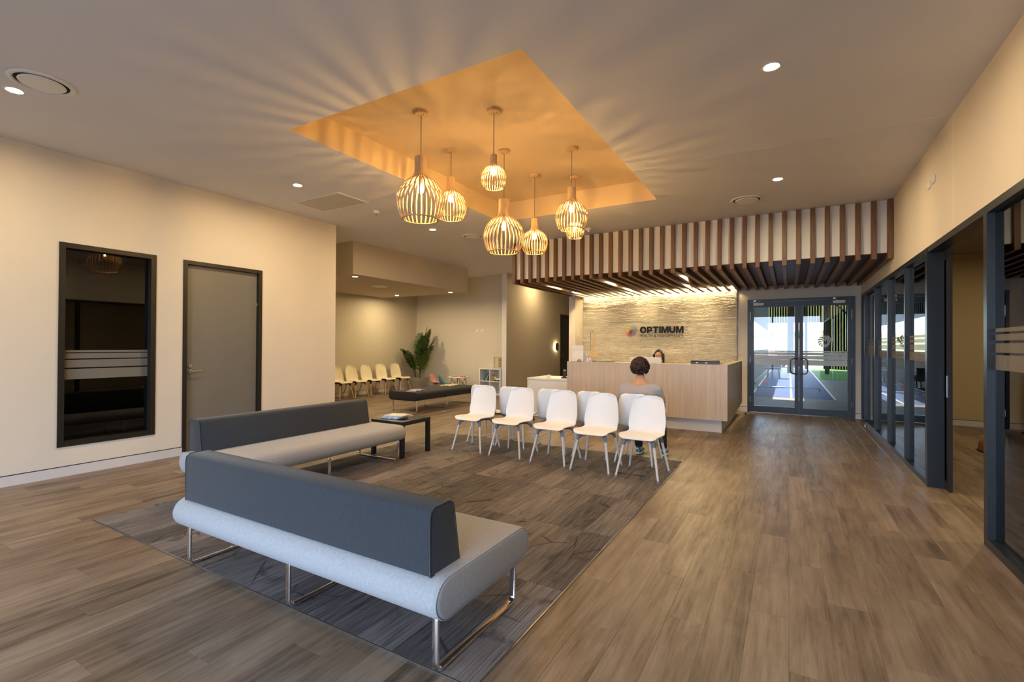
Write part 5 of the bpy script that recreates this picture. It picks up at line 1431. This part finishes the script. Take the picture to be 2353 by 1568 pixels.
for s in (-1, 1):
    ax_, ay_, _ = LEG[s][2]
    ax_ -= PX; ay_ -= PY
    up_ = fuse('shoe', [('e', (ax_, ay_-0.015, 0.055), (0.040, 0.055, 0.045)), ('e', (ax_, ay_+0.06, 0.045), (0.042, 0.08, 0.034)), ('e', (ax_+s*0.004, ay_+0.13, 0.038), (0.044, 0.06, 0.028)), ('c', (ax_, ay_, 0.06), (ax_, ay_, 0.095), 0.040, 0.041)], 0.006, 5)
    so = link('shoe', up_, shoe_m.m, pw)
    b = B(); b.prism([(ax_+0.043*math.cos(q)*(1.0 if math.sin(q) < 0 else 1.08), ay_+0.055+0.135*math.sin(q)) for q in [2*PI*i/24 for i in range(24)]], lambda u, v_, q: (u, v_, 0.001+0.020*q)); part(b, 'sole', MT['white_plastic'], so, 0.004)
    b = B()
    for k in range(4): b.sweep([(ax_-0.018, ay_+0.045+0.018*k, 0.082-0.006*k), (ax_+0.018, ay_+0.052+0.018*k, 0.082-0.006*k)], 0.003, 0.003, n=6)
    part(b, 'laces', MT['white_plastic'], so)
hp = [('e', tuple(Vector(HB)+Vector((0, -0.015, 0.030))), (0.098, 0.095, 0.090))]
rh = random.Random(21)
for i in range(420):
    d = Vector((rh.gauss(0, 1), rh.gauss(0, 1), rh.gauss(0, 1))).normalized()
    if d.y > 0.35 and d.z < 0.45: continue
    if d.z < -0.80: continue
    c_ = Vector(HB)+Vector((0, -0.018, 0.020)) + Vector((d.x*0.104, d.y*0.102, d.z*0.100))
    r_ = rh.uniform(0.009, 0.019)
    e2 = d.cross(Vector((0, 0, 1))); e2 = e2.normalized() if e2.length > 0.01 else Vector((1, 0, 0))
    tgt = c_ + (e2*rh.uniform(-1, 1) + Vector((0, 0, -0.8)) + d*0.45)*0.028
    hp.append(('c', tuple(c_), tuple(tgt), r_, r_*0.55))
link('hair', fuse('hair', shift(hp), 0.0045, 1, 0.4), hair_mat('dark_red_curls', (0.006, 0.001, 0.001), (0.036, 0.0035, 0.003)), pw)

# ---- receptionist behind the desk
QX, QY = -2.30, 9.96
pr_ = thing('person', 'receptionist with long dark hair and dark top behind the monitor', 'person', (QX, QY, 0))
def L4(prims):
    out = []
    for p in prims:
        if p[0] == 'e': out.append(('e', tuple(Vector(p[1])-Vector((QX, QY, 0))), *p[2:]))
        else: out.append(('c', tuple(Vector(p[1])-Vector((QX, QY, 0))), tuple(Vector(p[2])-Vector((QX, QY, 0))), p[3], p[4]))
    return out
RH = Matrix.Rotation(0.10, 3, 'Z') @ Matrix.Rotation(0.10, 3, 'X')
HC = (QX, QY-0.03, 1.262)
T = [('e', (QX, QY+0.02, 0.56), (0.16, 0.125, 0.12)), ('e', (QX, QY+0.01, 0.72), (0.135, 0.10, 0.15)), ('e', (QX, QY, 0.90), (0.155, 0.105, 0.13)), ('c', (QX-0.13, QY, 1.02), (QX+0.13, QY, 1.02), 0.055, 0.055), ('c', (QX, QY, 1.0), (QX, QY-0.005, 1.09), 0.085, 0.05)]
body = list(T) + [('c', (QX, QY, 1.06), (QX, QY-0.015, 1.18), 0.046, 0.045)] + head_prims(HC, RH)
for s in (-1, 1):
    e_ = (QX+s*0.22, QY-0.10, 0.80); w_ = (QX+s*0.10, QY-0.33, 0.785)
    body += [('c', (QX+s*0.165, QY, 1.01), e_, 0.046, 0.038), ('c', e_, w_, 0.037, 0.024)] + hand_prims(w_, (-s*0.25, -0.95, -0.05), (0, 0.0, -1), s)
    body += [('c', (QX+s*0.085, QY-0.02, 0.55), (QX+s*0.10, QY-0.42, 0.54), 0.080, 0.055), ('c', (QX+s*0.10, QY-0.42, 0.54), (QX+s*0.10, QY-0.36, 0.09), 0.052, 0.036)]
link('body', fuse('body', L4(body), 0.0065, 4), SKIN.m, pr_)
top_ = [('e', p[1], tuple(r+0.012 for r in p[2])) for p in T[:3]] + [('c', (QX-0.13, QY, 1.015), (QX+0.13, QY, 1.015), 0.066, 0.066)]
for s in (-1, 1):
    e_ = (QX+s*0.22, QY-0.10, 0.80); m_ = Vector(e_).lerp(Vector((QX+s*0.10, QY-0.33, 0.785)), 0.7)
    top_ += [('c', (QX+s*0.165, QY, 1.01), e_, 0.058, 0.048), ('c', e_, tuple(m_), 0.048, 0.040)]
link('top', fuse('top', L4(top_), 0.010, 6), pm('black_top', (0.014, 0.012, 0.012), 0.85, var=0.1), pr_)
trs = [('e', (QX, QY+0.02, 0.56), (0.172, 0.135, 0.115))]
for s in (-1, 1): trs += [('c', (QX+s*0.085, QY-0.02, 0.55), (QX+s*0.10, QY-0.42, 0.54), 0.088, 0.066), ('c', (QX+s*0.10, QY-0.42, 0.54), (QX+s*0.10, QY-0.36, 0.12), 0.062, 0.048)]
link('trousers', fuse('trousers', L4(trs), 0.010, 5), pm('navy_trousers', (0.02, 0.022, 0.035), 0.85, var=0.1), pr_)
for s in (-1, 1):
    link('shoe', fuse('shoe', [('e', (s*0.10, -0.37, 0.042), (0.038, 0.06, 0.040)), ('e', (s*0.10, -0.46, 0.034), (0.040, 0.09, 0.030)), ('c', (s*0.10, -0.36, 0.05), (s*0.10, -0.36, 0.09), 0.036, 0.036)], 0.007, 4), MT['black_plastic'], pr_)
hq = lambda x, y, z: tuple(Vector(HC) + RH @ Vector((x, y, z)))
hp = [('e', hq(0, 0.030, 0.036), (0.080, 0.090, 0.088), RH)]
for s in (-1, 1):
    hp += [('c', hq(s*0.006, -0.060, 0.094), hq(s*0.068, -0.040, 0.050), 0.013, 0.012), ('c', hq(s*0.068, -0.040, 0.050), hq(s*0.084, 0.000, -0.03), 0.013 if s > 0 else 0.010, 0.016 if s > 0 else 0.010)]
for k in range(7):   # long hair down one side and the back
    x = 0.052+0.010*k
    hp += [('c', hq(0.070+0.002*k, -0.03+0.02*k, 0.02), hq(0.096-0.002*k, -0.028+0.022*k, -0.11), 0.020, 0.022), ('c', hq(0.096-0.002*k, -0.028+0.022*k, -0.11), hq(0.100-0.006*k, -0.035+0.02*k, -0.30), 0.022, 0.012)]
hp += [('c', hq(-0.085, 0.02, 0.0), hq(-0.085, 0.03, -0.12), 0.022, 0.020), ('c', hq(0, 0.085, 0.0), hq(0, 0.11, -0.22), 0.05, 0.03)]
link('hair', fuse('hair', L4(hp), 0.006, 3, 0.4), hair_mat('dark_brown_hair', (0.006, 0.004, 0.003), (0.022, 0.012, 0.008)), pr_)
off = Vector((QX, QY, 0))
for s in (-1, 1):
    b = B(); c_ = Vector(hq(s*0.032, -0.0815, 0.004))-off; b.sphere(tuple(c_), 0.011, 0.009, 0.0042, 12, 8); ey = part(b, 'eye', MT['white_plastic'], pr_, smooth=True)
    b = B(); c_ = Vector(hq(s*0.032, -0.0900, 0.003))-off; b.sphere(tuple(c_), 0.0045, 0.003, 0.0040, 10, 6); part(b, 'iris', MT['black_plastic'], ey, smooth=True)
    b = B(); b.sweep([Vector(hq(s*(0.016+0.010*k), -0.0925+0.0030*k+(0.004 if k == 3 else 0), 0.026+0.003*math.sin(k))) - off for k in range(4)], 0.0035, 0.0022, n=6); part(b, 'eyebrow', MT['black_plastic'], pr_)
b = B(); b.sweep([Vector(hq(-0.020+0.010*k, -0.0955+0.0016*abs(k-2), -0.061)) - off for k in range(5)], 0.003, 0.002, n=6); part(b, 'lips', pm('lip', (0.35, 0.10, 0.09), 0.5, var=0.02), pr_)
b = B(); b.sphere(tuple(Vector(hq(-0.098, -0.015, -0.005))-off), 0.014, 0.022, 0.028, 12, 8); hd_ = part(b, 'headset', MT['black_plastic'], pr_, smooth=True)
b = B(); b.sweep([Vector(hq(-0.104, -0.03, -0.01))-off, Vector(hq(-0.095, -0.075, -0.045))-off, Vector(hq(-0.05, -0.105, -0.06))-off], 0.003, 0.003, n=6); part(b, 'microphone_boom', MT['black_plastic'], hd_)
# office chair under the receptionist
oc = thing('office_chair', 'black office chair behind the reception desk', 'chair', (QX, QY+0.06, 0))
b = B(); b.box(-0.23, 0.23, -0.22, 0.22, 0.385, 0.445); part(b, 'seat', MT['fabric_black'], oc, 0.02)
b = B(); b.box(-0.20, 0.20, 0.215, 0.255, 0.52, 0.95); part(b, 'backrest', MT['fabric_black'], oc, 0.015)
b = B(); b.cyl((0, 0, 0.09), (0, 0, 0.39), 0.025); b.sweep([(0, 0.05, 0.38), (0, 0.235, 0.40), (0, 0.26, 0.56)], 0.05, 0.012, up=(1, 0, 0)); part(b, 'column', MT['steel'], oc)
for k in range(5):
    a = 2*PI*k/5+0.3; b = B(); b.sweep([(0, 0, 0.10), (0.27*math.cos(a), 0.27*math.sin(a), 0.06)], 0.035, 0.025); bs = part(b, 'base_arm', MT['black_plastic'], oc)
    b = B(); b.cyl((0.27*math.cos(a)-0.018, 0.27*math.sin(a), 0.028), (0.27*math.cos(a)+0.018, 0.27*math.sin(a), 0.028), 0.028, n=14); part(b, 'castor', MT['black_plastic'], bs)
# ================================================================ gym hall beyond the double doors, and outdoors
MT['gym_grey'] = pm('grey_rubber', (0.17, 0.165, 0.15), 0.7, 0, 0.25, var=0.10, vscale=2.0)
MT['gym_blue'] = pm('blue_court', (0.035, 0.065, 0.19), 0.75, 0, 0.2, var=0.08, vscale=1.5)
MT['line_white'] = pm('white_line', (0.75, 0.73, 0.62), 0.5, var=0.03)
GY0 = YB+0.12
gf = struct(boxpart('floor_gym', MT['gym_grey'], None, -1.35, 7.0, GY0, 37.0, -0.12, -0.004), 'grey rubber floor of the gym hall behind the doors', 'floor')
boxpart('blue_lane', MT['gym_blue'], gf, -1.0, 1.12, 15.72, 36.5, -0.004, 0.0)
for x in (-0.99, 0.03, 1.07):
    boxpart('lane_line', MT['line_white'], gf, x, x+0.05, 15.72, 36.5, 0.0, 0.002)
tf = NT('green_turf'); v = tf.pos(); tf.l(tf.ramp(tf.noise(v, 40, 4), [(0.3, (0.05, 0.16, 0.015)), (0.7, (0.12, 0.30, 0.03))]), tf.p.inputs['Base Color']); tf.set(0.9); tf.bump(tf.noise(v, 200, 3), 0.6, 0.02)
boxpart('turf', tf.m, gf, 1.13, 6.9, 25.0, 36.5, -0.004, 0.008)
boxpart('end_line', MT['line_white'], gf, -1.0, 6.9, 36.4, 36.5, 0.008, 0.012)
# corrugated sheet helper
def corrugated(name, p0, p1, z0, z1, mat, label, pitch=0.30, depth=0.008):
    p0 = Vector(p0); p1 = Vector(p1); L = (p1-p0).length; d = (p1-p0).normalized(); n = Vector((-d.y, d.x, 0))
    b = B(); k = int(L/pitch); pts = []
    for i in range(k+1):
        for f, o_ in ((0, 0), (0.35, 0), (0.5, 1), (0.85, 1)):
            q = (i+f)*pitch
            if q <= L: pts.append(p0 + d*q + n*depth*o_)
    pts.append(p1)
    back = [q - n*0.08 for q in (p0, p1)]
    a = [b.bm.verts.new((q.x, q.y, z0)) for q in pts]; c = [b.bm.verts.new((q.x, q.y, z1)) for q in pts]
    for i in range(len(a)-1): b.bm.faces.new((a[i], a[i+1], c[i+1], c[i]))
    bmesh.ops.solidify(b.bm, geom=b.bm.faces[:], thickness=0.02)
    return struct(part(b, name, mat), label, 'wall')
MT['olive'] = pm('olive_steel_sheet', (0.30, 0.31, 0.19), 0.6, var=0.05, vscale=1.0)
MT['teal_sheet'] = pm('slate_teal_sheet', (0.032, 0.052, 0.052), 0.6, var=0.05, vscale=1.0)
MT['grey_sheet'] = pm('grey_sheet', (0.16, 0.18, 0.18), 0.6, var=0.05, vscale=1.0)
MT['dark_steel'] = pm('dark_steel', (0.055, 0.05, 0.035), 0.5, var=0.08)
corrugated('wall_gym_dado', (-1.22, GY0, 0), (-1.22, 36.5, 0), 0.0, 1.28, MT['teal_sheet'], 'low slate teal corrugated wall along the running lane')
corrugated('wall_gym_left', (-1.22, GY0, 0), (-1.22, 36.5, 0), 2.45, 5.2, MT['grey_sheet'], 'grey corrugated cladding above the open side of the gym')
b = B(); b.box(-1.4, 7.1, GY0, 37.0, 5.2, 5.3); struct(part(b, 'ceiling_gym', MT['olive']), 'steel sheet roof of the gym hall', 'ceiling')
corrugated('wall_gym_right', (6.95, GY0, 0), (6.95, 36.6, 0), 0.0, 5.2, MT['olive'], 'olive corrugated right wall of the gym hall')
corrugated('wall_gym_end', (1.90, 36.6, 0), (6.95, 36.6, 0), 0.0, 5.2, MT['olive'], 'olive corrugated end wall of the gym hall')
corrugated('wall_gym_header', (-1.3, 36.62, 0), (1.90, 36.62, 0), 3.0, 5.2, MT['olive'], 'olive corrugated wall over the far gym opening')
struct(boxpart('wall_gym_near', MT['olive'], None, EX1+0.1, 7.0, GY0, GY0+0.05, 0, 5.2), 'near wall of the gym hall beside the doors', 'wall')
struct(boxpart('wall_gym_near_top', MT['olive'], None, -1.4, EX1+0.1, GY0, GY0+0.05, 2.6, 5.2), 'wall over the doors on the gym side', 'wall')
def column(x, y, w, label):
    t = thing('steel_column', label, 'column', (x, y, 0.0005))
    b = B(); b.box(-w/2, w/2, -0.012, 0.012, 0.012, 5.19); part(b, 'web', MT['dark_steel'], t)
    for yy in (-0.10, 0.088): boxpart('flange', MT['dark_steel'], t, -w/2, w/2, yy, yy+0.012, 0.012, 5.19)
    boxpart('base_plate', MT['dark_steel'], t, -w/2-0.04, w/2+0.04, -0.15, 0.15, 0, 0.012)
column(-0.02+0.08, 30.0, 0.30, 'dark steel column standing in the blue running lane')
column(1.72, 29.9, 0.20, 'olive steel column at the edge of the green turf')
column(0.95, 36.30, 0.16, 'slim steel column at the far gym opening')
br = thing('diagonal_brace', 'crossed dark steel braces on the olive gym end wall', 'brace', (4.2, 36.44, 0.0))
b = B(); b.sweep([(-2.2, 0, 4.7), (2.2, 0, 0.06)], 0.05, 0.10, up=(0, 1, 0)); part(b, 'brace_bar', MT['dark_steel'], br)
b = B(); b.sweep([(-2.2, 0.06, 0.06), (2.2, 0.06, 4.7)], 0.04, 0.08, up=(0, 1, 0)); part(b, 'brace_bar', MT['dark_steel'], br)
# hurdle lying across the lane
hu = thing('training_hurdle', 'pale blue low training hurdle across the blue lane', 'hurdle', (0, 18.25, 0.0005))
b = B(); b.sweep([(-0.92, 0, 0.09), (0.84, 0, 0.09)], 0.022, 0.022, n=10); part(b, 'bar', pm('pale_blue_pipe', (0.45, 0.58, 0.66), 0.4, var=0.03), hu, smooth=True)
for x in (-0.92, 0.84):
    b = B(); b.sweep([(x, 0, 0.10), (x, 0, 0.03), (x, 0.0, 0.018)], 0.022, 0.022, n=10); b.sweep([(x, -0.18, 0.018), (x, 0.18, 0.018)], 0.018, 0.018, n=10); part(b, 'foot', pm('hurdle_foot_blue', (0.12, 0.25, 0.42), 0.4, var=0.03), hu, smooth=True)
# weight bench
wb_ = thing('weight_bench', 'navy padded weight bench beside the teal gym wall', 'weight bench', (-0.62, 25.0, 0.0005))
MT['navy_vinyl'] = pm('navy_vinyl', (0.015, 0.018, 0.05), 0.35, var=0.05)
boxpart('pad', MT['navy_vinyl'], wb_, -0.30, 0.30, -0.5, 0.1, 0.42, 0.50, 0.02)
b = B(); b.box(-0.3, 0.3, 0, 0.08, 0, 0.62, Matrix.Translation((0, 0.1, 0.45)) @ Matrix.Rotation(-0.5, 4, 'X')); part(b, 'back_pad', MT['navy_vinyl'], wb_, 0.02)
for y in (-0.42, 0.30):
    b = B(); b.sweep([(-0.25, y, 0.0), (-0.2, y, 0.42), (0.2, y, 0.42), (0.25, y, 0.0)], 0.05, 0.05); part(b, 'leg_frame', MT['dark_steel'], wb_)
cn = thing('marker_cone', 'small red marker cone beside the teal gym wall', 'cone', (-0.82, 21.0, 0.0005))
b = B(); b.lathe([(0.10, 0.012), (0.02, 0.20), (0, 0.20)], 16); part(b, 'cone_body', pm('cone_red', (0.6, 0.05, 0.02), 0.5, var=0.03), cn, smooth=True)
boxpart('cone_base', pm('cone_base_red', (0.5, 0.04, 0.02), 0.5, var=0.03), cn, -0.12, 0.12, -0.12, 0.12, 0, 0.012)

# ---- outdoors
gr = NT('dry_grass'); v = gr.pos(); gr.l(gr.ramp(gr.noise(v, 1.2, 6, 0.65), [(0.3, (0.16, 0.21, 0.05)), (0.7, (0.42, 0.38, 0.18))]), gr.p.inputs['Base Color']); gr.set(0.95); gr.bump(gr.noise(v, 30, 4), 0.6, 0.05)
MT['asphalt'] = pm('asphalt', (0.17, 0.17, 0.17), 0.85, var=0.1, vscale=3)
struct(boxpart('ground_carpark', MT['asphalt'], None, -70, 60, -60, 62, -0.5, -0.13), 'grey asphalt car park around the building', 'ground')
b = B(); N = 24
b.grid(N, 8, lambda i, j: (-60+110*i/(N-1), 45+2.2*j+0.8*math.sin(i*0.7), -0.2+ (0.0, 0.7, 1.5, 2.1, 2.5, 2.75, 2.9, 3.0)[j]+0.1*math.sin(i*1.3)))
o1 = part(b, 'grass_bank_far', gr.m, None, smooth=True); struct(o1, 'dry grassy bank beyond the far gym opening', 'ground')
b = B()
b.grid(N, 8, lambda i, j: (-16-4.5*j-1.5*math.sin(i*0.8), 2+48*i/(N-1), -0.2+(0.0, 0.4, 1.1, 1.8, 2.3, 2.6, 2.7, 2.75)[j]+0.15*math.sin(i*1.3)))
o2 = part(b, 'grass_bank_side', gr.m, None, smooth=True); struct(o2, 'dry grassy bank beside the car park', 'ground')
lf_m = NT('shrub_leaf'); v = lf_m.pos(); lf_m.l(lf_m.ramp(lf_m.noise(v, 6, 4), [(0.3, (0.10, 0.15, 0.02)), (0.7, (0.34, 0.36, 0.06))]), lf_m.p.inputs['Base Color']); lf_m.set(0.7)
rb = random.Random(4)
def shrub(x, y, z, R, H, label):
    t = thing('shrub', label, 'shrub', (x, y, z), 0, 'shrubs on the bank')
    b = B()
    for i in range(420):
        a = rb.uniform(0, 2*PI); e_ = math.acos(rb.uniform(0.0, 1.0)); r = rb.uniform(0.55, 1.0)
        c = Vector((R*r*math.sin(e_)*math.cos(a), R*r*math.sin(e_)*math.sin(a), 0.1+H*r*math.cos(e_)))
        u = Vector((rb.gauss(0, 1), rb.gauss(0, 1), rb.gauss(0, 1))).normalized()*0.11; w = u.orthogonal().normalized()*0.035
        vs_ = [b.bm.verts.new(q) for q in (c-u, c+w, c+u, c-w)]; b.bm.faces.new(vs_)
    part(b, 'foliage', lf_m.m, t)
    b = B()
    for k in range(4): b.cyl((0, 0, -0.1), (R*0.4*math.cos(k*1.6), R*0.4*math.sin(k*1.6), H*0.6), 0.025, 0.01, n=6)
    part(b, 'stem', MT['dark_steel'], t)
for k, x in enumerate((0.8, 2.5, 4.2, -0.9, -2.6)):
    shrub(x, 54.2+0.3*(k % 2), 2.25, 0.80, 0.85, 'yellow-green shrub on the far grassy bank, %s along from the slim opening column' % ('first', 'second', 'third', 'fourth', 'fifth')[k])
# young tree on the side bank
tr = thing('young_tree', 'slender young tree with thin bare branches beside the car park', 'tree', (-5.2, 38.0, -0.13))
b = B(); b.sweep([(0, 0, 0), (0.05, 0, 1.6), (-0.03, 0.02, 3.2), (0.02, 0, 4.6)], 0.06, 0.06, n=8, taper=[1, 0.8, 0.6, 0.3]); part(b, 'trunk', pm('bark', (0.13, 0.10, 0.08), 0.9, var=0.2), tr)
for k in range(10):
    a = k*2.4; z0 = 1.9+0.24*k; b = B(); b.sweep([(0, 0, z0), (0.5*math.cos(a), 0.5*math.sin(a), z0+0.5), (0.8*math.cos(a+0.3), 0.8*math.sin(a+0.3), z0+1.0)], 0.02, 0.02, n=6, taper=[1, 0.7, 0.3]); part(b, 'branch', pm('bark2', (0.14, 0.11, 0.09), 0.9, var=0.2), tr)
# cars
def car(label, col, loc, rotz):
    t = thing('car', label, 'car', loc, rotz)
    paint = pm('car_paint', col, 0.25, 0.3, var=0.02)
    side = [(-2.1, 0.30), (-2.15, 0.62), (-2.05, 0.85), (-1.75, 0.93), (-1.15, 1.38), (0.25, 1.42), (1.05, 0.95), (1.85, 0.82), (2.08, 0.62), (2.08, 0.30)]
    b = B(); rings = []
    for f, k in ((-0.86, 0.93), (-0.80, 1.0), (0.80, 1.0), (0.86, 0.93)):
        rings.append(b.ring([(x*(k if abs(x) > 1.9 else 1), f*(1-0.14*max(0, (z-0.9)/0.5)), z) for x, z in side]))
    for a_, c_ in zip(rings, rings[1:]): b.bridge(a_, c_)
    b.bm.faces.new(rings[0][::-1]); b.bm.faces.new(rings[-1])
    part(b, 'car_body', paint, t, 0.04, auto=0.6)
    gl = pm('car_glass', (0.03, 0.04, 0.05), 0.08, var=0.05)
    b = B(); b.prism([(-1.60, 0.96), (-1.12, 1.32), (0.20, 1.36), (0.85, 0.98)], lambda u, v_, q: (u, (-0.80+1.60*q)*(1-0.14*max(0, (v_-0.9)/0.5))*1.035, v_)); part(b, 'side_glass', gl, t)
    b = B(); b.prism([(-0.62, 0), (0.62, 0), (0.55, 1), (-0.55, 1)], lambda u, v_, q: (-1.78+0.60*v_-0.03*q, u, 0.97+0.38*v_+0.02*q)); part(b, 'rear_glass', gl, t)
    for s in (-1, 1):
        boxpart('tail_light', pm('tail_red', (0.6, 0.03, 0.02), 0.3, var=0.03), t, -2.14, -2.05, s*0.70-0.12, s*0.70+0.12, 0.68, 0.82, 0.01)
        for x in (-1.30, 1.30):
            b = B(); b.cyl((x, s*0.66, 0.31), (x, s*0.87, 0.31), 0.31, n=24); wl = part(b, 'wheel', MT['black_plastic'], t, 0.02)
            b = B(); b.cyl((x, s*0.868, 0.31), (x, s*0.878, 0.31), 0.19, n=16); part(b, 'hub_cap', MT['steel'], wl)
    boxpart('number_plate', MT['white_plastic'], t, -2.165, -2.145, -0.18, 0.18, 0.50, 0.60)
    return t
car('dark blue hatchback parked outside the open side of the gym', (0.05, 0.09, 0.20), (-6.2, 33.0, -0.13), 0.9)
car('red car parked beyond the far gym opening', (0.45, 0.03, 0.03), (-0.7, 41.5, -0.13), 1.9)
car('white van-like car parked on the road beyond the gym', (0.75, 0.76, 0.78), (-7.4, 41.0, -0.13), 0.2)
